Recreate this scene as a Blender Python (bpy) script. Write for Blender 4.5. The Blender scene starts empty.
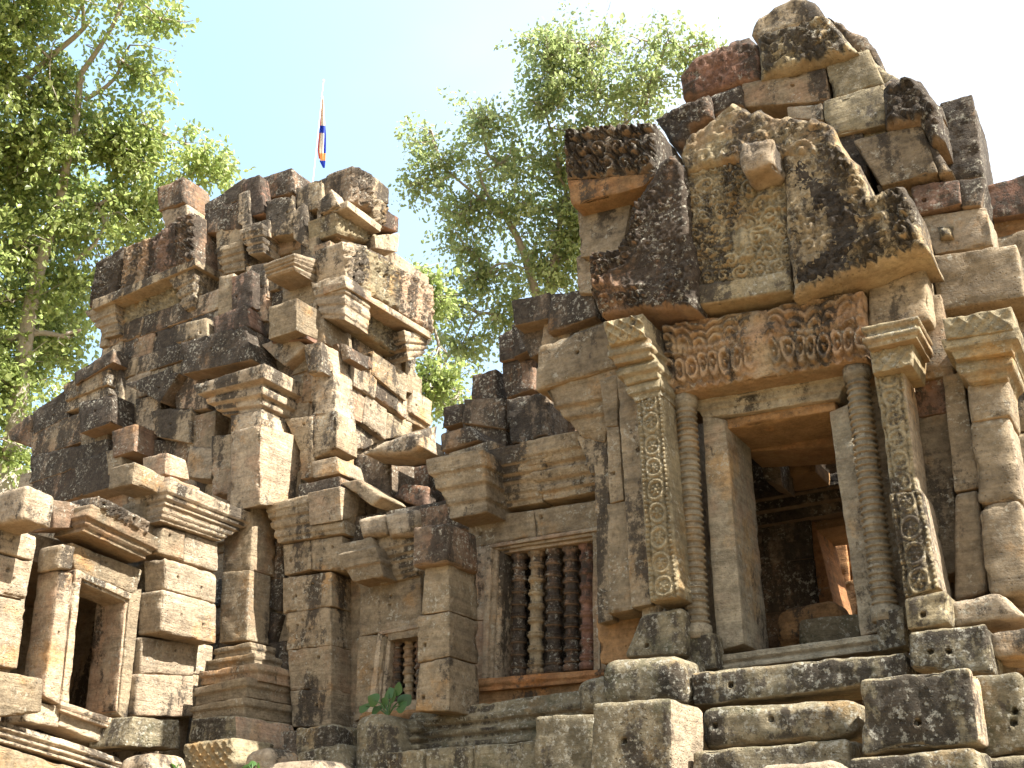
import bpy, math, random
import numpy as np
from mathutils import Vector, Matrix, geometry as mgeo

# ------------------------------------------------------------------ camera, sky, sun, exposure
SC = bpy.context.scene
COL = SC.collection
FPX, YAW, PIT, ROL = 1060.0, math.radians(31.8), math.radians(24.4), math.radians(.66)
cy_, sy_, cp_, sp_ = math.cos(YAW), math.sin(YAW), math.cos(PIT), math.sin(PIT)
FW = np.array([-sy_*cp_, cy_*cp_, sp_]); RT0 = np.array([cy_, sy_, 0.]); UP0 = np.cross(RT0, FW)
RT = math.cos(ROL)*RT0 + math.sin(ROL)*UP0
UP = -math.sin(ROL)*RT0 + math.cos(ROL)*UP0
EYE = np.array([0., 0., 1.6])
cd = bpy.data.cameras.new('camera'); cam = bpy.data.objects.new('camera', cd); COL.objects.link(cam)
cam.matrix_world = Matrix(((RT[0], UP[0], -FW[0], EYE[0]), (RT[1], UP[1], -FW[1], EYE[1]), (RT[2], UP[2], -FW[2], EYE[2]), (0, 0, 0, 1)))
cd.sensor_width = 36; cd.lens = FPX/1024*36; cd.clip_end = 3000; cd.clip_start = .1
SC.camera = cam

SUN = Vector((.95, -.035, 1.0)).normalized()
sl = bpy.data.lights.new('sun', 'SUN'); sl.energy = 5.0; sl.angle = math.radians(.5); sl.color = (1, .945, .86)
so = bpy.data.objects.new('sun', sl); COL.objects.link(so)
so.rotation_euler = (-SUN).to_track_quat('-Z', 'Y').to_euler()
wd = bpy.data.worlds.new('World'); SC.world = wd; wd.use_nodes = True
nt = wd.node_tree; nt.nodes.clear()
sky = nt.nodes.new('ShaderNodeTexSky'); sky.sky_type = 'NISHITA'; sky.sun_disc = False
sky.sun_elevation = math.asin(SUN.z); sky.sun_rotation = math.atan2(SUN.x, SUN.y)
sky.air_density = 1.0; sky.dust_density = 5.0; sky.ozone_density = 1.0
bg = nt.nodes.new('ShaderNodeBackground'); bg.inputs[1].default_value = .12
ow = nt.nodes.new('ShaderNodeOutputWorld')
# thin bright cloud veil, denser towards the sun's side
tc = nt.nodes.new('ShaderNodeTexCoord'); cn = nt.nodes.new('ShaderNodeTexNoise'); cn.inputs['Scale'].default_value = 1.6; cn.inputs['Detail'].default_value = 4
cmap = nt.nodes.new('ShaderNodeMapping'); cmap.inputs['Scale'].default_value = (1, 1, 2.2); nt.links.new(tc.outputs['Generated'], cmap.inputs[0]); nt.links.new(cmap.outputs[0], cn.inputs['Vector'])
sx = nt.nodes.new('ShaderNodeSeparateXYZ'); nt.links.new(tc.outputs['Generated'], sx.inputs[0])
ad = nt.nodes.new('ShaderNodeMath'); ad.operation = 'MULTIPLY_ADD'; ad.inputs[1].default_value = .32; nt.links.new(sx.outputs['X'], ad.inputs[0]); nt.links.new(cn.outputs['Fac'], ad.inputs[2])
cr = nt.nodes.new('ShaderNodeMapRange'); cr.interpolation_type = 'SMOOTHSTEP'
for k_, v_ in (('From Min', .38), ('From Max', .72), ('To Min', .45), ('To Max', .9)): cr.inputs[k_].default_value = v_
nt.links.new(ad.outputs[0], cr.inputs['Value'])
vr = nt.nodes.new('ShaderNodeMapRange'); vr.inputs['From Min'].default_value = -.62; vr.inputs['From Max'].default_value = -.12; nt.links.new(sx.outputs['X'], vr.inputs['Value'])
vc = nt.nodes.new('ShaderNodeMix'); vc.data_type = 'RGBA'; vc.inputs[6].default_value = (1.85, 2.85, 3.6, 1); vc.inputs[7].default_value = (3.7, 3.85, 3.9, 1); nt.links.new(vr.outputs[0], vc.inputs[0])
cm = nt.nodes.new('ShaderNodeMix'); cm.data_type = 'RGBA'; nt.links.new(vc.outputs[2], cm.inputs[7])
nt.links.new(cr.outputs[0], cm.inputs[0]); nt.links.new(sky.outputs[0], cm.inputs[6]); nt.links.new(cm.outputs[2], bg.inputs[0]); nt.links.new(bg.outputs[0], ow.inputs[0])
SC.view_settings.view_transform = 'Standard'; SC.view_settings.look = 'None'
SC.view_settings.exposure = 2.05; SC.view_settings.gamma = 1

# ------------------------------------------------------------------ survey: a sight line met with a wall plane
def ray(x, y): return FW + (x-512)/FPX*RT - (y-384)/FPX*UP
def onY(x, y, Y): d = ray(x, y); return EYE + d*(Y/d[1])
def onX(x, y, X): d = ray(x, y); return EYE + d*(X/d[0])
def far(x, y, D): d = ray(x, y); return EYE + d/np.linalg.norm(d)*D

# ------------------------------------------------------------------ noise
def _h(i, j, k):
    n = (i.astype(np.int64)*374761393 + j.astype(np.int64)*668265263 + k.astype(np.int64)*1274126177) & 0xffffffff
    n = ((n ^ (n >> 13))*1274126177) & 0xffffffff
    return ((n ^ (n >> 16)) & 0xffffff)/float(0xffffff)
def vn(p):
    b = np.floor(p).astype(np.int64); f = p-b; f = f*f*(3-2*f)
    i, j, k = b.T; x, y, z = f.T
    l = lambda a, c, t: a+(c-a)*t
    return l(l(l(_h(i, j, k), _h(i+1, j, k), x), l(_h(i, j+1, k), _h(i+1, j+1, k), x), y),
             l(l(_h(i, j, k+1), _h(i+1, j, k+1), x), l(_h(i, j+1, k+1), _h(i+1, j+1, k+1), x), y), z)*2-1
def fbm(p, o=3):
    s = 0; a = 1.
    for _ in range(o): s = s+a*vn(p); p = p*2.07+11.3; a *= .5
    return s/1.6

rng = np.random.default_rng(7)
RELIEF = 2.2

# ------------------------------------------------------------------ materials
MATS = {}
def N(nt, t, **kw):
    n = nt.nodes.new(t)
    for k, v in kw.items(): setattr(n, k, v)
    return n
def stone(name, a, b, dark=.45, lich=.3, red=.2, moss=0., under=.5, bump=.6, up=.02):
    """weathered sandstone: tint per block, black lichen films running down, pale lichen spots, iron-stained undersides with warm ground bounce put into their colour"""
    m = bpy.data.materials.new(name); m.use_nodes = True; t = m.node_tree; L = t.links.new
    bs = t.nodes['Principled BSDF']; bs.inputs['Roughness'].default_value = .92; bs.inputs['Specular IOR Level'].default_value = .2
    geo = N(t, 'ShaderNodeNewGeometry'); pos = geo.outputs['Position']
    def noise(sc, det=6, rough=.6, scale=(1, 1, 1), off=0):
        mp = N(t, 'ShaderNodeMapping'); mp.inputs['Scale'].default_value = scale; mp.inputs['Location'].default_value = (off, off*.7, off*.3)
        L(pos, mp.inputs[0]); n = N(t, 'ShaderNodeTexNoise'); n.inputs['Scale'].default_value = sc
        n.inputs['Detail'].default_value = det; n.inputs['Roughness'].default_value = rough
        L(mp.outputs[0], n.inputs['Vector']); return n.outputs['Fac']
    def ramp(x, lo, hi, to=(0, 1)):
        r = N(t, 'ShaderNodeMapRange'); r.interpolation_type = 'SMOOTHSTEP'
        r.inputs['From Min'].default_value = lo; r.inputs['From Max'].default_value = hi
        r.inputs['To Min'].default_value = to[0]; r.inputs['To Max'].default_value = to[1]; L(x, r.inputs['Value']); return r.outputs[0]
    def mth(op, x, y):
        n = N(t, 'ShaderNodeMath', operation=op)
        for i, v in enumerate((x, y)):
            if isinstance(v, (int, float)): n.inputs[i].default_value = v
            else: L(v, n.inputs[i])
        return n.outputs[0]
    def mix(f, x, y):
        n = N(t, 'ShaderNodeMix', data_type='RGBA')
        if isinstance(f, (int, float)): n.inputs[0].default_value = f
        else: L(f, n.inputs[0])
        for i, v in ((6, x), (7, y)):
            if isinstance(v, tuple): n.inputs[i].default_value = v+(1,)
            else: L(v, n.inputs[i])
        return n.outputs[2]
    isl = geo.outputs['Random Per Island']
    c = mix(ramp(noise(1.3, 6), .32, .68), a, b)
    isl2 = N(t, 'ShaderNodeTexWhiteNoise', noise_dimensions='1D'); L(isl, isl2.inputs['W'])
    # reddish blocks and patches
    rr = mth('ADD', mth('MULTIPLY', isl2.outputs['Value'], .5), mth('MULTIPLY', noise(2.6, 7, .65, off=5), .8))
    c = mix(ramp(rr, .95-red*.9, 1.12-red*.6, (0, .62)), c, (a[0]*1.0, a[1]*.74, a[2]*.66))
    # orange iron stain
    c = mix(ramp(noise(1.3, 8, .7, off=31), .54, .68, (0, .62)), c, (a[0]*1.2, a[1]*.84, a[2]*.46))
    # mottling of the stone itself
    mo = mth('ADD', mth('ADD', mth('MULTIPLY', noise(6.5, 9, .72, off=13), .42), mth('MULTIPLY', noise(24, 8, .75, off=23), .34)), mth('MULTIPLY', noise(3.5, 6, .6, (.5, .5, 6), off=61), .24))
    hv = N(t, 'ShaderNodeHueSaturation'); L(c, hv.inputs['Color']); L(mth('MULTIPLY', ramp(mo, .34, .66, (.5, 1.5)), ramp(isl, 0, 1, (.86, 1.13))), hv.inputs['Value'])
    c = hv.outputs[0]
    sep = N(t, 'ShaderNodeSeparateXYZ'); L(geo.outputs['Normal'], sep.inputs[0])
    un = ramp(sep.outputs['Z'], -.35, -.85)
    # downward faces: bare iron-stained stone, with warm ground bounce put into the colour
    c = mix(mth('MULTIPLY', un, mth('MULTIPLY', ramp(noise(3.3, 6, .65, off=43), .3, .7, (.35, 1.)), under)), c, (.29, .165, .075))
    if moss: c = mix(ramp(noise(3.1, 8, .7, off=51), .62-moss*.25, .72-moss*.15, (0, .6)), c, (.05, .055, .03))
    # black crust, drawn out downwards, ragged at its rim; absent from sheltered undersides
    k1 = noise(2.6, 9, .64, (1, 1, .26), off=17); k2 = noise(13, 9, .78, off=3)
    kk = mth('ADD', mth('MULTIPLY', k1, .62), mth('MULTIPLY', k2, .38))
    kk = mth('ADD', kk, mth('MULTIPLY', mth('SUBTRACT', isl, .5), .09))
    kk = mth('ADD', kk, ramp(sep.outputs['Z'], .25, .8, (0, up)))
    psep = N(t, 'ShaderNodeSeparateXYZ'); L(pos, psep.inputs[0])   # older crust on the exposed upper courses
    kk = mth('ADD', kk, ramp(psep.outputs['Z'], 4.6, 8.2, (-.022, .018)))
    km = mth('MULTIPLY', ramp(kk, .607-dark*.25, .655-dark*.21, (0, .92)), mth('SUBTRACT', 1.0, un))
    c = mix(km, c, mix(ramp(k2, .4, .62), (.022, .018, .014), (.066, .053, .040)))
    # pale lichen
    lm = mth('MULTIPLY', ramp(noise(26, 8, .7, off=77), .53, .60), ramp(noise(2.6, 6, .7, off=91), .62-lich*.35, .7-lich*.25, (0, .75)))
    c = mix(mth('MULTIPLY', lm, mth('SUBTRACT', 1.0, un)), c, (.40, .38, .31))
    L(c, bs.inputs['Base Color'])
    b1 = N(t, 'ShaderNodeBump'); b1.inputs['Strength'].default_value = bump; b1.inputs['Distance'].default_value = .05
    hh = mth('ADD', mth('ADD', noise(9, 10, .72), mth('MULTIPLY', noise(42, 7, .75), .5)), mth('MULTIPLY', noise(4, 5, .6, (.5, .5, 7), off=61), .4))
    vo = N(t, 'ShaderNodeTexVoronoi'); vo.inputs['Scale'].default_value = 26; L(pos, vo.inputs['Vector'])
    pit = ramp(vo.outputs['Distance'], .05, .25, (-.6, 0))
    hh = mth('ADD', hh, mth('MULTIPLY', pit, ramp(noise(2.5, 5, off=9), .45, .6)))
    L(hh, b1.inputs['Height']); L(b1.outputs[0], bs.inputs['Normal'])
    MATS[name] = m; return m
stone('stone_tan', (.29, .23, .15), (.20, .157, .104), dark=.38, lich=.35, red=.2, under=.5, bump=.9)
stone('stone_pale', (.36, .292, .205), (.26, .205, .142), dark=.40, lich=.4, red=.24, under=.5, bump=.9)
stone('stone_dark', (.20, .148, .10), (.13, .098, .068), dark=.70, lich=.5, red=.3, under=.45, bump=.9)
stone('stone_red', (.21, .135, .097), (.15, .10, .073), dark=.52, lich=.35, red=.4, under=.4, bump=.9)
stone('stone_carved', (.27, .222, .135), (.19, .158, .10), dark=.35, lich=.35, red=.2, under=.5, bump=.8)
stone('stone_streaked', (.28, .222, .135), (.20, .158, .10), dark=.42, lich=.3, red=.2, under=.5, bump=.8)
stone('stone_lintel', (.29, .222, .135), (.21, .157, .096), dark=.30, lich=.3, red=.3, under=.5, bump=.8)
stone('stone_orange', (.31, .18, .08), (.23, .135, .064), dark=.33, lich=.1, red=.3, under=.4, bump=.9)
stone('stone_mossy', (.25, .21, .135), (.165, .14, .09), dark=.58, lich=.75, red=.05, moss=.5, under=.35, bump=1., up=-.10)  # crust thinned on upward faces, putting sunlit rims into the colour
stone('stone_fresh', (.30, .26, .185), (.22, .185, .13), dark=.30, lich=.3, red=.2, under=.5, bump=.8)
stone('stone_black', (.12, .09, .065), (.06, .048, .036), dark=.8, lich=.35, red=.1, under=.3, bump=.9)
def plain(name, c, rough=.7, trans=0, vary=.0, vscale=1., trc=None):
    m = bpy.data.materials.new(name); m.use_nodes = True; t = m.node_tree; L = t.links.new
    bs = t.nodes['Principled BSDF']; bs.inputs['Roughness'].default_value = rough
    src = None
    if vary:
        geo = N(t, 'ShaderNodeNewGeometry'); r = N(t, 'ShaderNodeValToRGB')
        e = r.color_ramp.elements; e[0].color = tuple(x*(1-vary) for x in c)+(1,); e[1].color = (min(1, c[0]*(1+vary)*1.15), min(1, c[1]*(1+vary)), c[2]*(1+vary*.5), 1)
        L(geo.outputs['Random Per Island'], r.inputs[0]); L(r.outputs[0], bs.inputs['Base Color']); src = r.outputs[0]
    else: bs.inputs['Base Color'].default_value = c+(1,)
    if trans:
        tr = N(t, 'ShaderNodeBsdfTranslucent'); mx = N(t, 'ShaderNodeMixShader'); mx.inputs[0].default_value = trans
        tr.inputs[0].default_value = (trc or c)+(1,)
        L(bs.outputs[0], mx.inputs[1]); L(tr.outputs[0], mx.inputs[2]); L(mx.outputs[0], t.nodes['Material Output'].inputs[0])
    MATS[name] = m; return m
plain('leaf_bright', (.17, .215, .085), .32, .52, .45, trc=(.42, .53, .17))
plain('leaf_grey', (.18, .22, .11), .32, .52, .45, trc=(.40, .50, .20))
plain('leaf_broad', (.04, .10, .022), .5, .3, .2, trc=(.08, .2, .03))
plain('flag_red', (.62, .10, .06), .8, .3); plain('flag_cream', (.85, .8, .68), .8, .3); plain('flag_blue', (.03, .07, .5), .8, .3)
plain('flag_orange', (.8, .42, .16), .8, .3); plain('pole_white', (.75, .74, .72), .5)
def bark():
    m = bpy.data.materials.new('bark'); m.use_nodes = True; t = m.node_tree; L = t.links.new
    bs = t.nodes['Principled BSDF']; bs.inputs['Roughness'].default_value = .9
    n = N(t, 'ShaderNodeTexNoise'); n.inputs['Scale'].default_value = 9; n.inputs['Detail'].default_value = 8
    g = N(t, 'ShaderNodeNewGeometry'); L(g.outputs['Position'], n.inputs['Vector'])
    r = N(t, 'ShaderNodeValToRGB'); r.color_ramp.elements[0].color = (.2, .17, .14, 1); r.color_ramp.elements[1].color = (.42, .37, .31, 1)
    L(n.outputs['Fac'], r.inputs[0]); L(r.outputs[0], bs.inputs['Base Color'])
    b = N(t, 'ShaderNodeBump'); b.inputs['Distance'].default_value = .05; L(n.outputs['Fac'], b.inputs['Height']); L(b.outputs[0], bs.inputs['Normal'])
    MATS['bark'] = m
bark()
def soil():
    m = bpy.data.materials.new('sandy_soil'); m.use_nodes = True; t = m.node_tree; L = t.links.new
    bs = t.nodes['Principled BSDF']; bs.inputs['Roughness'].default_value = .95
    g = N(t, 'ShaderNodeNewGeometry')
    n = N(t, 'ShaderNodeTexNoise'); n.inputs['Scale'].default_value = .5; n.inputs['Detail'].default_value = 10; n.inputs['Roughness'].default_value = .7
    L(g.outputs['Position'], n.inputs['Vector'])
    r = N(t, 'ShaderNodeValToRGB'); e = r.color_ramp.elements
    e[0].position = .35; e[0].color = (.10, .11, .045, 1); e[1].position = .55; e[1].color = (.28, .19, .10, 1)
    L(n.outputs['Fac'], r.inputs[0]); L(r.outputs[0], bs.inputs['Base Color'])
    n2 = N(t, 'ShaderNodeTexNoise'); n2.inputs['Scale'].default_value = 12; n2.inputs['Detail'].default_value = 8; L(g.outputs['Position'], n2.inputs['Vector'])
    b = N(t, 'ShaderNodeBump'); b.inputs['Distance'].default_value = .05; L(n2.outputs['Fac'], b.inputs['Height']); L(b.outputs[0], bs.inputs['Normal'])
    MATS['sandy_soil'] = m
soil()

# ------------------------------------------------------------------ things and parts
def thing(name, label, cat, loc, group=None):
    o = bpy.data.objects.new(name, None); COL.objects.link(o); o.location = loc; o.empty_display_size = .3
    o['label'] = label; o['category'] = cat
    if group: o['group'] = group
    return o
class Part:
    """collects blocks; build() links them as ONE mesh object"""
    def __init__(s, name, parent=None, mat='stone_tan', label=None):
        s.name, s.parent, s.mats, s.label = name, parent, [mat], label
        s.v, s.f, s.mi, s.n = [], [], [], 0
    def add(s, v, faces, mat=None):
        mat = mat or s.mats[0]
        if mat not in s.mats: s.mats.append(mat)
        i = s.mats.index(mat)
        s.v.append(np.asarray(v, float))
        for q in faces:
            q = np.asarray(q)
            if len(q) == 0: continue
            s.f.append(q+s.n); s.mi.append(np.full(len(q), i))
        s.n += len(v)
    def add_faces(s, faces, mat, back):
        if mat not in s.mats: s.mats.append(mat)
        for q in faces: s.f.append(q+s.n-back); s.mi.append(np.full(len(q), s.mats.index(mat)))
    def build(s, tag=None, smooth=True):
        me = bpy.data.meshes.new(s.name); V = np.concatenate(s.v)
        o = bpy.data.objects.new(s.name, me); COL.objects.link(o)
        if s.parent is not None:
            p = s.parent; base = np.zeros(3)
            while p is not None: base = base+np.array(p.location); p = p.parent
            V = V-base; o.parent = s.parent
        elif tag:
            base = np.array([(V[:, 0].min()+V[:, 0].max())/2, (V[:, 1].min()+V[:, 1].max())/2, V[:, 2].min()])
            V = V-base; o.location = base
        ls = np.concatenate([np.full(len(q), q.shape[1]) for q in s.f]); lv = np.concatenate([q.ravel() for q in s.f])
        me.vertices.add(len(V)); me.vertices.foreach_set('co', V.ravel())
        me.loops.add(len(lv)); me.loops.foreach_set('vertex_index', lv.astype(np.int32))
        me.polygons.add(len(ls)); me.polygons.foreach_set('loop_start', (np.cumsum(ls)-ls).astype(np.int32))
        me.polygons.foreach_set('material_index', np.concatenate(s.mi).astype(np.int32))
        me.polygons.foreach_set('use_smooth', np.full(len(ls), smooth))
        for m in s.mats: me.materials.append(MATS[m])
        me.update(calc_edges=True); me.validate()
        if s.label: o['label'] = s.label
        if tag:
            o['label'], o['category'] = tag[0], tag[1]
            if len(tag) > 2 and tag[2]: o['group'] = tag[2]
        return o

def lines(L, cell, r, extra=()):
    n = max(2, int(round((L-2*r)/cell)))
    x = np.concatenate([[0, .3*r], np.linspace(r, L-r, n+1), [L-.3*r, L], np.asarray(extra, float)])
    x = np.unique(np.round(np.clip(x, 0, L), 4)); return x
def hexa(part, Q, dirn, d, cell=.035, r=.011, n=.008, chip=.04, prof=None, rel=None, holes=0, mat=None, seed=None, mside=None):
    """a dressed stone: traced face Q (TL,TR,BR,BL as world points) carried back by d along dirn, corners worn round,
    faces uneven; prof = list of (height fraction, projection) for mouldings; rel = carving heights on the face"""
    TL, TR, BR, BL = [np.asarray(q, float) for q in Q]
    j = rng.uniform(-.008, .008); dirn = np.asarray(dirn, float)
    La = (np.linalg.norm(TR-TL)+np.linalg.norm(BR-BL))/2; Lc = (np.linalg.norm(TL-BL)+np.linalg.norm(TR-BR))/2
    chip = chip*min(1, max(.3, min(La, Lc)/.42)); r = min(r, .3*La, .3*Lc, .3*d); cb = max(cell, .06)
    hp = [(rng.uniform(.2, .8)*La, rng.uniform(.25, .75)*Lc) for _ in range(holes)] if isinstance(holes, int) else [(u*La, v*Lc) for u, v in holes]
    ex = [h[0]+k for h in hp for k in (-.022, -.011, .011, .022)]; ez = [h[1]+k for h in hp for k in (-.022, -.011, .011, .022)]
    ca = cell; cc = cell
    if prof: cc = min(cell, .014)
    if rel: ca = cc = rel[1]
    A, B, C = lines(La, ca, r, ex), lines(d, cb, r), lines(Lc, cc, r, ez)
    na, nb, nc = len(A), len(B), len(C)
    ia, ib, ic = np.meshgrid(range(na), range(nb), range(nc), indexing='ij')
    msk = (ia == 0) | (ia == na-1) | (ib == 0) | (ib == nb-1) | (ic == 0) | (ic == nc-1)
    idx = -np.ones(msk.shape, int); idx[msk] = np.arange(msk.sum())
    q0 = np.stack([A[ia[msk]], B[ib[msk]], C[ic[msk]]], 1); Ld = np.array([La, d, Lc])
    inn = np.clip(q0, r, Ld-r); dv = q0-inn; nl = np.linalg.norm(dv, axis=1, keepdims=True); nrm = dv/np.maximum(nl, 1e-9)
    q = inn+nrm*r
    fa, fb, fc = (q/Ld).T
    P = ((1-fa)*(1-fc))[:, None]*BL+(fa*(1-fc))[:, None]*BR+((1-fa)*fc)[:, None]*TL+(fa*fc)[:, None]*TR+(fb*d)[:, None]*dirn+dirn*j
    ax = (TR-TL)+(BR-BL); ax = ax/np.linalg.norm(ax); az = (TL-BL)+(TR-BR); az = az/np.linalg.norm(az)
    nw = nrm[:, :1]*ax+nrm[:, 1:2]*dirn+nrm[:, 2:]*az
    if prof:
        out = np.interp(q0[:, 2]/Lc, [p[0] for p in prof], [p[1] for p in prof])
        P = P+(out*(2*fa-1))[:, None]*ax-(out*(1-fb))[:, None]*dirn
    sd = rng.uniform(0, 90, 3) if seed is None else np.array(seed)
    pn = P+sd
    ds = np.sort(np.minimum(q0, Ld-q0), axis=1)[:, 1]
    disp = n*fbm(pn*1.9, 2)+n*.8*fbm(pn*9, 3)-chip*np.clip(fbm(pn*5+31, 3)-.22, 0, 1)*2.2*np.exp(-ds/.05)-chip*.6*np.clip(fbm(pn*16+3, 2)-.05, 0, 1)*np.exp(-ds/.02)
    if rel:
        fr = (ib[msk] == 0).astype(float)
        e = np.clip(np.minimum(np.minimum(q0[:, 0], La-q0[:, 0]), np.minimum(q0[:, 2], Lc-q0[:, 2]))/.02, 0, 1)
        wp = q0.copy(); wob = .012*np.stack([vn(pn*6), vn(pn*6+40)], 1)
        hgt = RELIEF*rel[0](q0[:, 0]+wob[:, 0], q0[:, 2]+wob[:, 1], La, Lc)
        wear = np.clip(.85+.55*fbm(pn*2.5+7, 2), .25, 1.15)
        disp = disp+fr*e*hgt*wear
    for hx, hz in hp:
        k = (ib[msk] == 0) & (np.hypot(q0[:, 0]-hx, q0[:, 2]-hz) < .0175); disp = np.where(k, -.07, disp)
    P = P+nw*disp[:, None]
    F, FS = [], []
    def quads(g, flip):
        a, b_, c, e_ = g[:-1, :-1].ravel(), g[1:, :-1].ravel(), g[1:, 1:].ravel(), g[:-1, 1:].ravel()
        return np.stack([a, b_, c, e_] if not flip else [a, e_, c, b_], 1)
    hand = np.dot(np.cross(ax, dirn), az) > 0
    right = idx[-1]
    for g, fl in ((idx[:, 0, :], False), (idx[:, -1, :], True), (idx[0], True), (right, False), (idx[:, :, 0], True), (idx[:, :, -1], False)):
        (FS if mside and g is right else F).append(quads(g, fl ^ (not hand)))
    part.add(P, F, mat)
    if FS: part.add_faces(FS, mside, len(P))  # paler right faces: less lichen, and sunlight put into the colour
def grow(c, e):
    mx, my = sum(c[0::2])/4, sum(c[1::2])/4
    return [mx+(v-mx)*e if i % 2 == 0 else my+(v-my)*e for i, v in enumerate(c)]
def F(part, Y, c, d=.4, ex=1., **k):
    c = grow(c, ex); c = [c[i:i+2] for i in (0, 2, 4, 6)]; hexa(part, [onY(x, y, Y) for x, y in c], (0, 1, 0), d, **k)
def S(part, X, c, d=.4, ex=1., **k):
    c = grow(c, ex); c = [c[i:i+2] for i in (0, 2, 4, 6)]; hexa(part, [onX(x, y, X) for x, y in c], (-1, 0, 0), d, **k)
def box(part, x0, x1, y0, y1, z0, z1, **k):
    k.setdefault('cell', .3); k.setdefault('chip', .03)
    hexa(part, [(x0, y0, z1), (x1, y0, z1), (x1, y0, z0), (x0, y0, z0)], (0, 1, 0), y1-y0, **k)
def courses(part, axis, pl, u0, u1, z0, z1, h=.36, wd=.62, d=.3, mats=('stone_tan',)):
    """coursed masonry: axis 'Y' = a wall in the plane y=pl running in x, axis 'X' = in the plane x=pl running in y"""
    z = z0
    while z < z1-.05:
        hh = min(h*rng.uniform(.85, 1.15), z1-z); u = u0-rng.uniform(0, wd)
        while u < u1:
            ww = wd*rng.uniform(.6, 1.4); a, b_ = max(u, u0), min(u+ww, u1)
            if b_-a > .06:
                o = rng.uniform(-.05, .03); m = mats[rng.integers(len(mats))]
                if axis == 'Y': Q = [(a, pl+o, z+hh), (b_, pl+o, z+hh), (b_, pl+o, z), (a, pl+o, z)]; dr = (0, 1, 0)
                else: Q = [(pl-o, a, z+hh), (pl-o, b_, z+hh), (pl-o, b_, z), (pl-o, a, z)]; dr = (-1, 0, 0)
                hexa(part, Q, dr, d, mat=m, cell=.07, r=.012, chip=.06)
            u += ww
        z += hh
def slab(part, Y, poly, d=.4, step=.035, r=.05, n=.012, rel=None, mat=None, rough=.02, stain=None):
    """a stone of free outline standing in the plane y=Y, worn round at its rim, carved on its face"""
    pw = np.array([onY(x, y, Y) for x, y in poly]); uv = pw[:, [0, 2]]
    B = []
    for a, b_ in zip(uv, np.roll(uv, -1, 0)):
        m = max(1, int(np.linalg.norm(b_-a)/step)); B += [a+(b_-a)*t/m for t in range(m)]
    B = np.array(B); nb = len(B); sd = rng.uniform(0, 90, 3)
    p3 = np.stack([B[:, 0], np.full(nb, Y), B[:, 1]], 1)+sd
    cen = B.mean(0); tng = np.roll(B, -1, 0)-np.roll(B, 1, 0); nn = np.stack([tng[:, 1], -tng[:, 0]], 1); nn /= np.linalg.norm(nn, axis=1, keepdims=True)+1e-9
    ar = .5*np.sum(B[:, 0]*np.roll(B[:, 1], -1)-np.roll(B[:, 0], -1)*B[:, 1])
    if ar < 0: nn = -nn
    B = B+nn*(rough*fbm(p3*7, 3))[:, None]
    lo, hi = B.min(0), B.max(0)
    gx, gy = np.meshgrid(np.arange(lo[0], hi[0], step), np.arange(lo[1], hi[1], step)); G = np.stack([gx.ravel(), gy.ravel()], 1)
    G = G+rng.uniform(-.2, .2, G.shape)*step
    def dist(P):
        a = B; b_ = np.roll(B, -1, 0); e = b_-a; dm = np.full(len(P), 9.)
        ins = np.zeros(len(P), bool)
        for k in range(nb):
            w = P-a[k]; t = np.clip((w@e[k])/max(e[k]@e[k], 1e-12), 0, 1); dm = np.minimum(dm, np.hypot(*(w-t[:, None]*e[k]).T))
            c = (a[k, 1] > P[:, 1]) != (b_[k, 1] > P[:, 1])
            ins ^= c & (P[:, 0] < e[k, 0]*(P[:, 1]-a[k, 1])/(e[k, 1] if abs(e[k, 1]) > 1e-12 else 1e-12)+a[k, 0])
        return dm, ins
    dm, ins = dist(G); G = G[ins & (dm > step*.5)]
    pts = np.concatenate([B, G])
    o = mgeo.delaunay_2d_cdt([Vector(p) for p in pts], [(i, (i+1) % nb) for i in range(nb)], [], 1, 1e-6)
    pv = np.array([tuple(v) for v in o[0]]); tri = np.array(o[2])
    dm, _ = dist(pv)
    t = np.clip(dm/r, 0, 1); back = r*(1-np.sqrt(np.clip(1-(1-t)**2, 0, 1)))
    p3 = np.stack([pv[:, 0], np.full(len(pv), Y), pv[:, 1]], 1); pn = p3+sd
    h = n*2*fbm(pn*2, 2)+n*fbm(pn*7, 3)
    if rel:
        u = pv-lo; s = hi-lo; RIM[0] = dm
        h = h+RELIEF*rel(u[:, 0]+.015*vn(pn*5), u[:, 1]+.015*vn(pn*5+9), s[0], s[1])*np.clip(dm/.05, 0, 1)*np.clip(.85+.6*fbm(pn*2.2, 2), .2, 1.2)
    p3[:, 1] += back-h
    edge = [k for k in range(len(pv)) if dm[k] < 1e-5]
    # rim: walk the boundary loop of the triangulation
    cnt = {}
    for a, b_, c in tri:
        for e in ((a, b_), (b_, c), (c, a)): cnt[e] = 1
    nxt = {a: b_ for (a, b_) in cnt if (b_, a) not in cnt}
    st = next(iter(nxt)); loop = [st]; k = nxt[st]
    while k != st and len(loop) <= len(nxt): loop.append(k); k = nxt[k]
    loop = np.array(loop); m = len(loop); rings = [loop]; V = [p3]; nv = len(p3)
    ys = np.linspace(Y+r, Y+d, max(2, int(d/.07)))[1:]
    for y in ys:
        R = p3[loop].copy(); R[:, 1] = y; w = R+sd
        cc = R-R.mean(0); cc[:, 1] = 0; cc /= np.linalg.norm(cc, axis=1, keepdims=True)+1e-9
        R = R+cc*(n*1.5*fbm(w*5, 2))[:, None]; V.append(R); rings.append(np.arange(nv, nv+m)); nv += m
    Q = []
    for a, b_ in zip(rings[:-1], rings[1:]): Q.append(np.stack([np.roll(a, -1), a, b_, np.roll(b_, -1)], 1))
    V.append(p3[loop].mean(0)[None]*np.array([1, 0, 1])+np.array([0, Y+d, 0])); last = rings[-1]
    cap = np.stack([np.roll(last, -1), last, np.full(m, nv)], 1)
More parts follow.
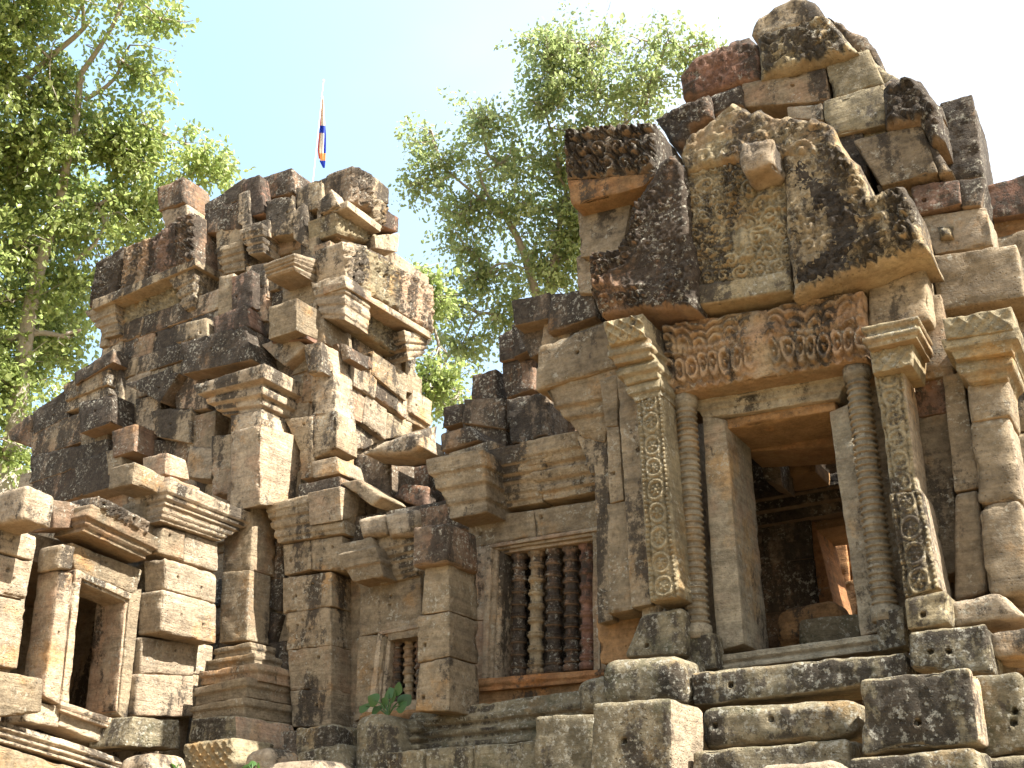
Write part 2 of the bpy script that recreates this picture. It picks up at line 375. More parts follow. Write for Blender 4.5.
    # orientation: front triangles should face -y
    a, b_, c = pv[tri[0]]; ccw = (b_[0]-a[0])*(c[1]-a[1])-(b_[1]-a[1])*(c[0]-a[0]) > 0
    if not ccw: tri = tri[:, ::-1]; Q = [x[:, ::-1] for x in Q]; cap = cap[:, ::-1]
    if stain:
        pl = np.array([onY(x, y, Y)[[0, 2]] for x, y in stain[0]]); c = pv[tri].mean(1); dd = np.full(len(c), 9.)
        for a_, e_ in zip(pl[:-1], pl[1:]-pl[:-1]):
            t = np.clip(((c-a_)@e_)/(e_@e_), 0, 1); dd = np.minimum(dd, np.hypot(*(c-a_-t[:, None]*e_).T))
        c3 = np.stack([c[:, 0], c[:, 1], c[:, 0]*0], 1); s_ = dd < stain[1]*(.9+.9*fbm(c3*6, 3)+.9*fbm(c3*30, 2)+rng.uniform(-.25, .25, len(c)))
        part.add(np.concatenate(V), [tri[~s_]]+Q+[cap], mat); part.add_faces([tri[s_]], 'stone_black', sum(map(len, V)))
    else: part.add(np.concatenate(V), [tri]+Q+[cap], mat)
def lathe(part, p0, p1, prof, seg=14, mat=None, n=.006, square=0):
    p0, p1 = np.asarray(p0, float), np.asarray(p1, float); ax = p1-p0; L = np.linalg.norm(ax); ax /= L
    u = np.cross(ax, (0, 1, .0)); u /= np.linalg.norm(u); w = np.cross(ax, u)
    th = np.arange(seg)/seg*2*math.pi+math.pi/seg
    V = []
    for t, r in prof: V.append(p0+ax*L*t+r*(np.cos(th)[:, None]*u+np.sin(th)[:, None]*w))
    V = np.concatenate(V); V = V+(n*fbm(V*9+rng.uniform(0, 50, 3), 2))[:, None]*np.repeat([[.7, .7, 0]], len(V), 0)
    k = len(prof); Fq = []
    g = np.arange(k*seg).reshape(k, seg); g2 = np.roll(g, -1, 1)
    Fq = np.stack([g[:-1].ravel(), g2[:-1].ravel(), g2[1:].ravel(), g[1:].ravel()], 1)
    V = np.concatenate([V, [p0, p1]]); a, b_ = k*seg, k*seg+1
    part.add(V, [Fq, np.stack([np.full(seg, a), g2[0], g[0]], 1), np.stack([np.full(seg, b_), g[-1], g2[-1]], 1)], mat)

# ------------------------------------------------------------------ carvings (heights in metres over a face w x h)
def sharp(x, lo=.3, hi=.6): t = np.clip((x-lo)/(hi-lo), 0, 1); return t*t*(3-2*t)
def scroll(u, v, s):
    """rows of curled tendrils turning left and right, leaf tips between them"""
    row = np.floor(v/s); uu = u+(row % 2)*s*.5; col = np.floor(uu/s)
    x = uu-(col+.5)*s; y = v-(row+.5)*s; hand = np.where((row+col) % 2 == 0, 1., -1.)
    r = np.hypot(x, y); th = np.arctan2(y, x*hand)
    sp = sharp(.5+.5*np.cos(2*math.pi*r/(s*.30)-th)); m = np.clip((.5*s-r)/(.05*s), 0, 1)
    lf = sharp(.5+.5*np.cos(th*8+r*26/s))*np.clip((r-.47*s)/(.05*s), 0, 1)*.8
    return sp*m*(1.1-.6*r/s)+lf
def vine(u, v, w, h, s):
    """a winding stem with leaves curling off it, irregular by warping"""
    k = np.stack([u, v, u*0], 1); wu = u+.05*vn(k*5+3); wv = v+.05*vn(k*5+17)
    return np.maximum(scroll(wu, wv, s), .55*scroll(wu*1.05+.09, wv*1.05+.04, s*.62))
def c_foliage(u, v, w, h): return .036*vine(u, v, w, h, .2)
def c_tympanum(u, v, w, h):
    x = (u-w*.55)/w; y = v/h; med = np.exp(-(x/.2)**2)
    body = np.exp(-(x/.06)**2-((y-.40)/.10)**2)+.9*np.exp(-(x/.04)**2-((y-.565)/.04)**2)+.6*np.exp(-((np.abs(x)-.085)/.022)**2-((y-.42)/.09)**2)+.7*np.exp(-((y-.27)/.025)**2-(x/.15)**2)
    body = body+.6*np.exp(-(x/.03)**2-((y-.66)/.05)**2)
    rad = np.hypot(x*w, v-h*.5); th = np.arctan2(v-h*.5, x*w)
    halo = sharp(.5+.5*np.cos(th*13+rad*22))*np.exp(-((rad-.33)/.13)**2)
    base = sharp(np.clip((y-.12)/.04, 0, 1)); fl = vine(u, v, w, h, .165)
    return base*(.030*fl*(.7+.3*med)*(1-np.clip(body, 0, 1))+.016*halo)+.05*np.clip(body, 0, 1.1)*base+.018*(1-base)
def c_lintel(u, v, w, h):
    x = u/w; y = v/h; k = np.stack([u, v, u*0], 1); u = u+.025*vn(k*6+4); y = y+.05*vn(k*5+9)
    gl = .62+.07*np.cos(x*4*math.pi); cell = (u/.105) % 1-.5
    g = np.exp(-((y-gl)/.06)**2)*(.7+.3*np.cos(u*2*math.pi/.05))
    rad = np.hypot(cell*.105, (y-.30)*h*.42); pend = sharp(.5+.5*np.cos(rad*2*math.pi/.042))*np.clip((.5-np.abs(cell))/.08, 0, 1)
    below = np.clip((gl-y-.05)/.05, 0, 1)*np.clip(y/.06, 0, 1); above = np.clip((y-gl-.05)/.05, 0, 1)
    c2 = (u/.14) % 1-.5; r2 = np.hypot(c2*.14, (y-gl-.05)*h*.7); up = sharp(.5+.5*np.cos(r2*2*math.pi/.05))
    cx = (x-.5); ctr = np.exp(-(cx/.05)**2-((y-.5)/.24)**2)+.7*np.exp(-((np.abs(cx)-.075)/.02)**2-((y-.55)/.14)**2)+.7*np.exp(-(cx/.028)**2-((y-.82)/.08)**2)
    away = 1-np.exp(-(cx/.07)**2)
    return .034*(pend*below+up*above*.8+g*.9)*away+.045*ctr
def c_pilaster(u, v, w, h):
    """medallions one above another between beaded borders, leaves in the spandrels"""
    x = np.abs(u-w*.5); bord = np.clip((x-w*.34)/.008, 0, 1); bead = sharp(np.abs(np.sin(v*math.pi/.04)))*bord*np.clip((w*.48-x)/.01, 0, 1)
    s = w*.80; j = np.floor(v/s); y = (v % s)-s*.5; r = np.hypot(u-w*.5, y*.92); th = np.arctan2(y, u-w*.5)
    ring = sharp(1-np.abs(r-s*.36)/.026); ros = sharp(.5+.5*np.cos(th*(5+j % 3)+j*1.3))*np.clip((s*.27-r)/.02, 0, 1)*np.clip((r-.012)/.02, .3, 1)+np.exp(-(r/.022)**2)
    sp = sharp(.5+.5*np.cos(th*6+r*70))*np.clip((r-s*.43)/.012, 0, 1)
    groove = np.exp(-((x-w*.32)/.009)**2)
    return .011*((ring+ros+sp*.9)*(1-bord)+bead)-.012*groove
def c_diamond(u, v, w, h):
    s = .11; a = np.abs(((u+v)/s) % 1-.5); b_ = np.abs(((u-v)/s) % 1-.5); ln = np.exp(-(np.minimum(a, b_)/.09)**2)
    x = ((u+v)/s+.5) % 1-.5; y = ((u-v)/s+.5) % 1-.5
    return .012*ln+.010*np.exp(-(((np.abs(x)-.5)**2+(np.abs(y)-.5)**2)/.03))
RIM = [None]
def c_flame(u, v, w, h):
    """flame border: curled leaves along the rim, a raised band inside them, weathered foliage within"""
    d = RIM[0]; k = np.stack([u, v, u*0], 1); uu = u+.03*vn(k*4+2); vv = v+.03*vn(k*4+8)
    out = np.clip((.62-u/w)/.1, 0, 1); edge = np.clip((.2-d)/.03, 0, 1)*out; band = np.exp(-((d-.235)/.022)**2)*out
    return .045*scroll(uu, vv, .19)*edge+.03*band+.026*vine(u, v, w, h, .17)*(1-edge)*np.clip(fbm(k*1.7+5, 2)*2+.75, 0, 1)
def c_flame_r(u, v, w, h): return c_flame(w-u, v, w, h)
def c_figure(u, v, w, h):
    k = np.stack([u, v, u*0], 1); u = u+.03*vn(k*6+2); v = v+.04*vn(k*6+8)
    return .05*np.maximum(scroll(u, v, .21), .8*np.exp(-((u/.21 % 1-.5)/.2)**2)*sharp(.5+.5*np.cos(v*2*math.pi/.19)))
def c_rough(u, v, w, h): return .026*vine(u, v, w, h, .26)
# mouldings: height fraction from the bottom, projection
CORN = [(0, .0), (.08, .0), (.1, .03), (.2, .035), (.22, .055), (.34, .06), (.42, .1), (.45, .075), (.5, .08), (.52, .12), (.66, .13), (.68, .16), (1, .165)]
CORN3 = [(0, 0), (.1, 0), (.13, .02), (.25, .025), (.28, .01), (.34, .01), (.37, .035), (.5, .05), (.53, .03), (.58, .03), (.62, .06), (.78, .065), (.8, .08), (1, .08)]
CORN2 = [(0, .0), (.12, .0), (.14, .04), (.22, .045), (.24, .02), (.3, .02), (.33, .06), (.46, .09), (.5, .05), (.55, .055), (.58, .1), (.7, .12), (.74, .15), (1, .15)]
BASE = [(0, .12), (.16, .12), (.18, .06), (.26, .05), (.32, .09), (.42, .1), (.46, .04), (.56, .03), (.6, .07), (.72, .08), (.76, .03), (1, .0)]
PLINTH = [(0, .05), (.2, .05), (.23, .02), (.45, .02), (.48, .06), (.66, .06), (.7, .01), (1, 0)]
def rings(nb, r, amp, lo=.0, hi=1.):
    """profile of a turned stone post"""
    out = [(lo, r*1.25), (lo+.05*(hi-lo), r*1.25)]
    for i in range(nb):
        t0 = lo+(hi-lo)*(.06+.88*i/nb); dt = (hi-lo)*.88/nb
        for a, b_ in ((.0, -amp), (.12, amp*.4), (.2, amp), (.3, amp), (.36, -amp*.3), (.42, amp*.5), (.5, amp*.5), (.56, -amp), (.95, -amp*.8)): out.append((t0+a*dt, r+b_))
    out += [(lo+.95*(hi-lo), r*1.25), (hi, r*1.25)]
    return sorted(out)
# ================================================================== ground
def ground():
    xs = np.concatenate([np.linspace(-1500, -60, 13)[:-1], np.linspace(-60, 40, 101), np.linspace(40, 1500, 13)[1:]])
    ys = np.concatenate([np.linspace(-1500, -40, 13)[:-1], np.linspace(-40, 60, 101), np.linspace(60, 1500, 13)[1:]])
    gx, gy = np.meshgrid(xs, ys, indexing='ij')
    sm = lambda t: np.clip(t, 0, 1)**2*(3-2*np.clip(t, 0, 1))
    z = 1.75*sm((gy-2)/3.6)*sm((22-gy)/5)*sm((gx+22)/6)*sm((10-gx)/5)
    p = np.stack([gx.ravel(), gy.ravel(), z.ravel()], 1)
    p[:, 2] += .06*fbm(p*.8, 3)*(np.abs(p[:, 0]) < 60)
    nx, ny = gx.shape; i = np.arange(nx*ny).reshape(nx, ny)
    q = np.stack([i[:-1, :-1].ravel(), i[1:, :-1].ravel(), i[1:, 1:].ravel(), i[:-1, 1:].ravel()], 1)
    pt = Part('ground', None, 'sandy_soil'); pt.add(p, [q]); o = pt.build(); o['kind'] = 'structure'
ground()

# ================================================================== near temple tower
MT = thing('temple_tower', 'nearest temple tower with carved lintel over an open doorway and crumbling pediment', 'temple', (-2.3, 9.5, 1.6))
w = Part('wall', MT, 'stone_tan')
T = 'stone_tan'; DK = 'stone_dark'; RD = 'stone_red'; CV = 'stone_carved'; OR = 'stone_orange'; MS = 'stone_mossy'; PL = 'stone_pale'
# left of the door
F(w, 7.95, (616, 372, 640, 368, 651, 604, 631, 608), .5, holes=1)
F(w, 8.05, (600, 380, 618, 374, 618, 426, 606, 427), .5)
F(w, 8.05, (606, 427, 619, 426, 624, 500, 609, 504), .5, holes=1)
F(w, 8.05, (606, 503, 626, 500, 633, 609, 607, 614), .5)
F(w, 8.22, (594, 450, 608, 447, 613, 620, 598, 624), .5)
F(w, 8.05, (640, 600, 682, 590, 684, 622, 640, 622), .5, r=.04, holes=1)
F(w, 7.8, (640, 614, 682, 606, 684, 656, 622, 658), .5, r=.05, mat=MS, holes=1)
F(w, 8.35, (596, 618, 640, 612, 640, 662, 600, 664), .4, mat=OR)
# the plain blocks and beam carried left of the pediment
F(w, 8.12, (538, 346, 606, 321, 619, 366, 535, 391), .6, r=.03, holes=[(.55, .55)])
F(w, 8.3, (561, 388, 612, 373, 607, 440, 577, 438), .5, prof=[(0, -.05), (.2, .0), (.35, .02), (.38, .06), (.55, .07), (.58, .11), (.8, .12), (1, .15)])
F(w, 8.36, (577, 436, 607, 430, 606, 470, 590, 474), .5)
F(w, 8.4, (512, 301, 550, 292, 552, 318, 514, 326), .6, mat=DK)
F(w, 8.35, (550, 293, 592, 287, 596, 316, 545, 333), .6, mat=DK, r=.03)
F(w, 8.5, (545, 318, 600, 300, 604, 345, 540, 350), .5)
F(w, 8.6, (513, 322, 546, 318, 546, 350, 530, 358, ), .5, mat=DK)
F(w, 8.55, (576, 290, 600, 286, 600, 320, 578, 322), .4)
# right of the door
F(w, 8.0, (868, 287, 925, 266, 931, 320, 868, 328), .5, r=.03)
F(w, 8.2, (908, 300, 940, 293, 954, 375, 913, 380), .5)
F(w, 8.25, (912, 380, 946, 374, 950, 412, 914, 418), .5, mat=RD)
F(w, 8.25, (913, 418, 950, 412, 954, 488, 920, 493), .5)
F(w, 8.25, (919, 492, 953, 487, 960, 570, 930, 582), .5)
F(w, 8.1, (942, 376, 962, 371, 980, 487, 954, 492), .5)
F(w, 8.08, (954, 493, 978, 488, 987, 592, 954, 602), .5, r=.04, mside=PL)  # sunlit edge strengthened by a paler right face
for i, (a, b) in enumerate(((296, 360), (360, 430), (430, 505), (505, 585), (585, 668))):
    F(w, 8.75, (1000+i*3, a+6, 1062+i*9, a-8, 1070+i*9, b-8, 1004+i*3, b+4), .6, holes=1)
    F(w, 8.8, (1062+i*9, a-8, 1125+i*14, a-20, 1133+i*14, b-20, 1070+i*9, b-8), .6)
# upper body: the courses behind the pediment
U = [(8.6, (741, 83, 825, 67, 829, 100, 743, 107), T), (8.62, (826, 64, 868, 48, 884, 84, 832, 99), CV),
     (8.55, (823, 102, 880, 84, 886, 112, 826, 122), CV), (8.6, (786, 107, 822, 102, 824, 120, 788, 118), PL), (8.55, (826, 118, 882, 110, 888, 140, 838, 152), CV),
     (8.45, (826, 101, 884, 83, 886, 124, 826, 137), CV), (8.35, (853, 140, 922, 123, 938, 172, 881, 186), T),
     (8.7, (940, 103, 972, 94, 984, 178, 930, 184), DK), (8.42, (910, 185, 958, 179, 961, 203, 918, 214), RD), (8.44, (958, 179, 984, 176, 980, 205, 961, 207), DK),
     (8.48, (920, 216, 987, 206, 993, 244, 934, 254), PL), (8.3, (930, 256, 1016, 244, 1025, 297, 938, 311), T),
     (8.95, (984, 186, 1075, 158, 1080, 205, 986, 219), RD), (9.05, (984, 217, 1080, 203, 1085, 235, 988, 248), OR), (8.95, (985, 238, 1085, 216, 1090, 290, 1012, 301), T),
     (8.9, (1085, 205, 1160, 185, 1170, 270, 1090, 290), T)]
for Y, c, m in U: F(w, Y, c, .8, mat=m, r=.016, chip=.06, holes=int(rng.random() < .3))
F(w, 8.5, (832, 118, 860, 112, 870, 185, 845, 190), .5, mat=DK)
F(w, 8.55, (876, 185, 915, 176, 935, 250, 905, 262), .5, mat=T)
# inner mass (not seen from in front; closes the passage, carries the roof)
box(w, -4.2, -3.55, 8.9, 13.2, 1.6, 5.9, mat=T); box(w, -1.5, .5, 9.05, 11.0, 1.6, 5.9, mat=T); courses(w, 'Y', 8.95, -.9, .8, 1.6, 6.0, mats=(T, DK, T))
box(w, -4.6, -.7, 9.0, 10.2, 6.15, 7.5, mat=T); box(w, -3.4, -.85, 9.2, 11.0, 7.5, 8.25, mat=T, cell=.08); box(w, -2.7, -1.6, 9.3, 11.0, 8.2, 9.0, mat=T, cell=.08)
box(w, -4.6, .9, 8.95, 9.15, 5.55, 6.4, mat=T)
F(w, 8.45, (848, 376, 930, 360, 958, 640, 884, 650), .3)
w.build()
def roofstone(Y, poly, d, mat=DK, **k):
    p_ = Part('roof_stone', MT, mat); slab(p_, Y, poly, d, r=.035, **k); p_.build()
roofstone(8.6, [(680, 74), (697, 57), (748, 34), (757, 43), (760, 79), (741, 83), (712, 94), (682, 97)], .7, mat=RD, rel=c_rough)
roofstone(8.55, [(757, 37), (783, 26), (795, 27), (817, 16), (829, 17), (858, 51), (843, 57), (800, 69), (760, 79)], .8, mat=CV, rel=c_foliage)
roofstone(8.9, [(750, 34), (757, 17), (783, 1), (797, -6), (814, 1), (824, 14), (817, 20), (783, 30), (760, 38)], .7, mat=T)
roofstone(9.05, [(826, 14), (840, 21), (850, 30), (866, 37), (879, 55), (881, 72), (858, 52)], .8)
roofstone(8.38, [(655, 118), (677, 106), (707, 93), (711, 115), (689, 129), (680, 146), (668, 140)], .6, rel=c_rough)
roofstone(8.5, [(707, 96), (739, 84), (742, 104), (712, 116)], .5)
roofstone(8.55, [(878, 84), (890, 76), (910, 80), (940, 105), (944, 118), (925, 125), (912, 120), (886, 128)], .6)
roofstone(8.3, [(883, 88), (907, 77), (920, 79), (939, 107), (945, 140), (932, 144), (920, 124), (885, 128)], .45, rel=c_figure)
roofstone(8.35, [(920, 125), (933, 144), (952, 168), (938, 174), (926, 150)], .3, mat=T)
roofstone(8.42, [(936, 225), (953, 223), (953, 236), (938, 238)], .3, mat=CV)
roofstone(9.0, [(857, 44), (872, 60), (905, 82), (893, 100), (880, 90)], .7, mat=CV)
# pediment
pd = Part('pediment', MT, RD)
PX = lambda L, ox, oy, s: [(ox+s*x, oy+s*y) for x, y in L]
slab(pd, 7.66, PX([(97, 520), (112, 497), (195, 490), (235, 425), (248, 330), (278, 300), (322, 222), (345, 182), (395, 150), (428, 190), (440, 262), (447, 420), (472, 525), (472, 692), (330, 700), (142, 716), (105, 640)], 560, 110, .28646), .5, rel=c_flame, mat=DK, step=.022)
slab(pd, 7.7, PX([(-8, 195), (40, 178), (100, 185), (160, 212), (205, 290), (248, 325), (270, 370), (287, 424), (335, 404), (390, 395), (420, 440), (440, 520), (462, 580), (470, 602), (440, 603), (240, 672), (38, 742), (22, 600), (10, 400)], 780, 60, .31771), .55, rel=c_flame_r, mat='stone_streaked', step=.022, stain=([(799, 168), (812, 186), (838, 207), (849, 236), (835, 262), (812, 271)], .085))
slab(pd, 7.72, PX([(65, 545), (95, 470), (180, 415), (255, 352), (320, 390), (345, 365), (400, 410), (450, 398), (490, 425), (540, 408), (600, 440), (640, 522), (600, 548), (400, 562), (250, 562), (90, 606)], 660, 0, .28646), .6, rel=c_rough, mat=CV, step=.025)
po = pd.build()
ty = Part('tympanum', po, CV, 'central panel of the pediment carved with scrolling leaves')
F(ty, 7.8, (686, 172, 788, 148, 793, 293, 695, 309), .45, rel=(c_tympanum, .0105))
ty.build()
ex = Part('end_block', MT, CV, 'carved antefix block at the left end of the pediment')
F(ex, 7.98, (566, 132, 656, 124, 657, 174, 567, 180), .7, rel=(c_figure, .018), mat=DK)
F(ex, 7.96, (567, 180, 657, 172, 643, 186, 571, 206), .7, mat=OR)
F(ex, 8.2, (577, 200, 634, 188, 622, 252, 580, 258), .6, mat=T)
F(ex, 8.3, (576, 256, 640, 244, 640, 290, 578, 294), .5, mat=T)
ex.build()
li = Part('lintel', MT, 'stone_lintel', 'carved lintel with garland and pendant leaves over the doorway')
F(li, 7.93, (663, 327, 863, 291, 868, 360, 668, 395), .7, rel=(c_lintel, .011), cell=.03)
li.build()
# carved pilasters with capitals
pl = Part('pilaster', MT, CV)
F(pl, 7.72, (636, 400, 662, 394, 680, 597, 650, 602), .4, rel=(c_pilaster, .009)); o = pl.build()
cp = Part('capital', o, CV)
F(cp, 7.5, (603, 322, 643, 313, 646, 337, 609, 346), .6, rel=(c_diamond, .011))
F(cp, 7.56, (609, 345, 646, 336, 653, 356, 614, 365), .55, prof=[(0, 0), (.3, .0), (.35, .03), (.6, .03), (.65, .01), (1, .02)])
F(cp, 7.62, (617, 365, 654, 356, 659, 376, 622, 385), .5, prof=[(0, -.02), (.35, .0), (.4, .03), (.7, .035), (.75, .01), (1, .0)])
F(cp, 7.68, (625, 384, 659, 375, 662, 395, 634, 402), .45, prof=[(0, 0), (.3, .0), (.4, .025), (.7, .025), (1, .0)])
cp.build()
pl = Part('pilaster', MT, CV)
F(pl, 7.78, (872, 370, 903, 363, 918, 492, 892, 494), .4, rel=(c_pilaster, .009), r=.025, chip=.09, mside=PL)  # paler right faces put the sunlit flank into the colour
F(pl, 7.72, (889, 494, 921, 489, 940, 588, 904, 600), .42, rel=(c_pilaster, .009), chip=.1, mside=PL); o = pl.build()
cp = Part('capital', o, CV)
F(cp, 7.58, (866, 328, 915, 318, 917, 338, 868, 349), .5, prof=[(0, 0), (.2, .0), (.25, .03), (.5, .03), (.55, .0), (.75, .0), (.8, .03), (1, .03)])
F(cp, 7.66, (869, 348, 914, 338, 912, 365, 872, 374), .45, rel=(c_diamond, .012))
cp.build()
pl = Part('pilaster', MT, T)
F(pl, 7.95, (967, 384, 1008, 376, 1011, 416, 969, 422), .5, r=.03)
F(pl, 7.97, (969, 421, 1009, 415, 1022, 500, 977, 506), .5, mside=PL, r=.04, chip=.12)  # pier's lit flank brightened by paler stone on its right face
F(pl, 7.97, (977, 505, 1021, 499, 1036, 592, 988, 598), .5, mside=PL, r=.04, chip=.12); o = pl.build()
cp = Part('capital', o, CV)
F(cp, 7.72, (942, 319, 1012, 306, 1014, 330, 946, 340), .7, rel=(c_diamond, .015))
F(cp, 7.78, (946, 340, 1014, 330, 1012, 352, 955, 360), .65, prof=[(0, .0), (.4, .0), (.45, .04), (1, .04)])
F(cp, 7.86, (957, 360, 1010, 351, 1009, 377, 966, 384), .55, prof=[(0, -.02), (.3, .0), (.35, .03), (.6, .03), (1, .01)])
cp.build()
bs = Part('pillar_base', o, PL); F(bs, 7.85, (948, 602, 1000, 589, 1030, 618, 950, 628), .6, r=.05, n=.02); bs.build()
# colonnettes
def colonnette(a, b, Y, base):
    c = Part('colonnette', MT, 'stone_fresh'); p1, p0 = onY(*a, Y), onY(*b, Y)
    lathe(c, p0, p1, rings(34, .088, .011), 12); F(c, Y-.1, base, .22, mat=MS); c.build()
colonnette((685, 396), (699, 640), 8.05, (685, 638, 712, 632, 716, 668, 685, 672))
colonnette((856, 367), (887, 622), 8.05, (876, 612, 903, 606, 906, 645, 878, 652))
# door frame and passage
df = Part('door_frame', MT, 'stone_fresh')
F(df, 8.2, (702, 416, 725, 418, 744, 644, 717, 652), .62)
F(df, 8.2, (829, 412, 848, 404, 882, 632, 861, 636), .62)
F(df, 8.2, (694, 396, 850, 368, 838, 398, 702, 419), .62, prof=[(0, 0), (.3, 0), (.36, .025), (.6, .025), (.66, .05), (1, .05)])
F(df, 8.26, (716, 420, 834, 399, 836, 410, 720, 430), .62, mat=OR)
F(df, 8.15, (718, 656, 890, 632, 892, 650, 716, 672), .6, prof=[(0, .03), (.3, .03), (.35, 0), (.55, 0), (.6, .03), (1, .03)])
F(df, 8.86, (736, 436, 838, 418, 838, 446, 744, 452), .5, mat=OR)
df.build()
ch = Part('inner_chamber', MT, DK)  # orange stones in here carry the warm bounced light in their colour
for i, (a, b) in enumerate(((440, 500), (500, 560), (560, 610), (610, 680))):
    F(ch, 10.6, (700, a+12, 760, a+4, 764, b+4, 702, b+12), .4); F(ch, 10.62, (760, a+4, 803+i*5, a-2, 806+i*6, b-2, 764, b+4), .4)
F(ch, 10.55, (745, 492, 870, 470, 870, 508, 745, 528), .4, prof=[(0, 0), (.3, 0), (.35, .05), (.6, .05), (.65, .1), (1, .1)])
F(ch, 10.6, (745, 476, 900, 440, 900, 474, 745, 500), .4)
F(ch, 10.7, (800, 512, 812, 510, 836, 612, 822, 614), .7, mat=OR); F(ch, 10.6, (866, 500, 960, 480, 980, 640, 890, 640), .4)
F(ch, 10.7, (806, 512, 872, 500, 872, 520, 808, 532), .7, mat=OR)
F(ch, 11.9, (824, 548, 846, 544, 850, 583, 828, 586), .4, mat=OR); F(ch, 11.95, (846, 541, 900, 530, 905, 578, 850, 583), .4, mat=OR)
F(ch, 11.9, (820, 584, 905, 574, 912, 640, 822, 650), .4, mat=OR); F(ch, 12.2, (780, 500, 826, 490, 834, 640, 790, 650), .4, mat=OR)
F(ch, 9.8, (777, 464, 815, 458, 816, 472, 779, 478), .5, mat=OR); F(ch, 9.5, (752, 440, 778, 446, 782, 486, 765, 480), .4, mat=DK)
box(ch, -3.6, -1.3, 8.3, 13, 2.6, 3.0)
ch.build()

# ================================================================== gallery between the towers
GA = thing('temple_gallery', 'low stone gallery joining the two towers, with balustered windows under a moulded cornice', 'gallery', (-6, 9.6, 1.6))
w = Part('wall', GA, T)
F(w, 8.9, (469, 519, 534, 510, 536, 537, 468, 548), .4, holes=[(.2, .4)]); F(w, 8.9, (534, 510, 600, 500, 601, 527, 536, 538), .4, holes=[(.1, .7)])
F(w, 8.9, (463, 549, 489, 545, 486, 620, 462, 622), .4, holes=[(.6, .2)], mat=PL); F(w, 8.9, (462, 622, 486, 620, 483, 688, 461, 690), .4, mat=PL)
F(w, 8.9, (592, 528, 604, 525, 606, 672, 593, 674), .4)
F(w, 8.9, (462, 689, 530, 684, 534, 708, 464, 712), .4, mat=OR); F(w, 8.9, (530, 684, 604, 672, 606, 700, 534, 708), .4, mat=OR)
F(w, 9.3, (359, 584, 420, 572, 421, 622, 359, 637), .4, holes=2); F(w, 9.3, (359, 637, 386, 634, 376, 712, 354, 722), .4, holes=1)
F(w, 9.3, (386, 622, 424, 616, 424, 636, 388, 641), .4); F(w, 9.3, (374, 704, 424, 698, 424, 722, 372, 728), .4)
# dark stepped courses rising behind
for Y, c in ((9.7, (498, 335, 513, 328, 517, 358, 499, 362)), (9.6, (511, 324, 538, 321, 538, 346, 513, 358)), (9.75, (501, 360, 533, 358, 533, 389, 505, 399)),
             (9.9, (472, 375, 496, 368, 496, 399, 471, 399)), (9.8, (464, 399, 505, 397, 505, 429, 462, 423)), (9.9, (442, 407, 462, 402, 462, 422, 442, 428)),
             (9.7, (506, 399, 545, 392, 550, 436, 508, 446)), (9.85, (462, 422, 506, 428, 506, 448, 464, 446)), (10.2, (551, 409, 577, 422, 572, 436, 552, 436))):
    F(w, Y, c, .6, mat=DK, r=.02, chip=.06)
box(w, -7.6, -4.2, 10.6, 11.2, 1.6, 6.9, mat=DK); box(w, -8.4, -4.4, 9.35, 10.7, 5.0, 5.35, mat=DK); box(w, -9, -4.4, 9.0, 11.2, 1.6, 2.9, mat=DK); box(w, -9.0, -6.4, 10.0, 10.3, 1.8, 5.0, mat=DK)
F(w, 9.1, (466, 512, 606, 490, 606, 535, 466, 556), .25); F(w, 9.12, (456, 540, 492, 535, 488, 700, 456, 702), .2); F(w, 9.5, (352, 575, 425, 560, 425, 640, 392, 640), .2)
w.build()
co = Part('cornice', GA, T)
F(co, 8.9, (490, 455, 540, 446, 542, 502, 496, 510), .6, prof=CORN); F(co, 8.88, (539, 444, 595, 433, 597, 492, 543, 501), .6, prof=CORN2)
F(co, 8.55, (441, 461, 480, 454, 488, 512, 450, 519), .6, prof=[(0, 0), (.2, 0), (.24, .03), (.45, .035), (.5, .07), (.7, .08), (.74, .11), (1, .12)])
F(co, 8.8, (440, 433, 470, 425, 480, 440, 440, 452), .5, mat=DK, r=.04); F(co, 8.75, (448, 453, 490, 440, 505, 446, 452, 464), .4, mat=T)
F(co, 9.0, (488, 450, 560, 436, 590, 428, 492, 462), .6, mat=DK)
F(co, 9.25, (379, 542, 418, 533, 418, 576, 380, 585), .5, prof=CORN)
F(co, 9.0, (344, 544, 370, 538, 384, 576, 350, 582), .5, prof=[(0, -.02), (.3, .02), (.35, .05), (.7, .07), (.75, .04), (1, .03)])
slab(co, 8.95, PX([(460, 560), (500, 545), (540, 540), (545, 598), (475, 612)], 200, 330, .33854), .5, mat=PL)
slab(co, 8.95, PX([(545, 545), (590, 525), (632, 530), (640, 570), (625, 602), (552, 610)], 200, 330, .33854), .5, mat=PL)
F(co, 9.05, (418, 508, 470, 500, 470, 530, 418, 540), .5, mat=DK)
co.build()
pi = Part('pillar', GA, T, 'square pillar standing out from the gallery wall')
F(pi, 8.15, (425, 566, 449, 562, 449, 611, 421, 615), .5); F(pi, 8.15, (417, 616, 449, 611, 449, 656, 417, 663), .5, holes=1); F(pi, 8.15, (419, 663, 449, 657, 449, 711, 415, 711), .5, holes=1)
o = pi.build(); cp = Part('capital', o, DK); F(cp, 8.05, (413, 527, 446, 521, 447, 562, 412, 567), .55, r=.03); cp.build()
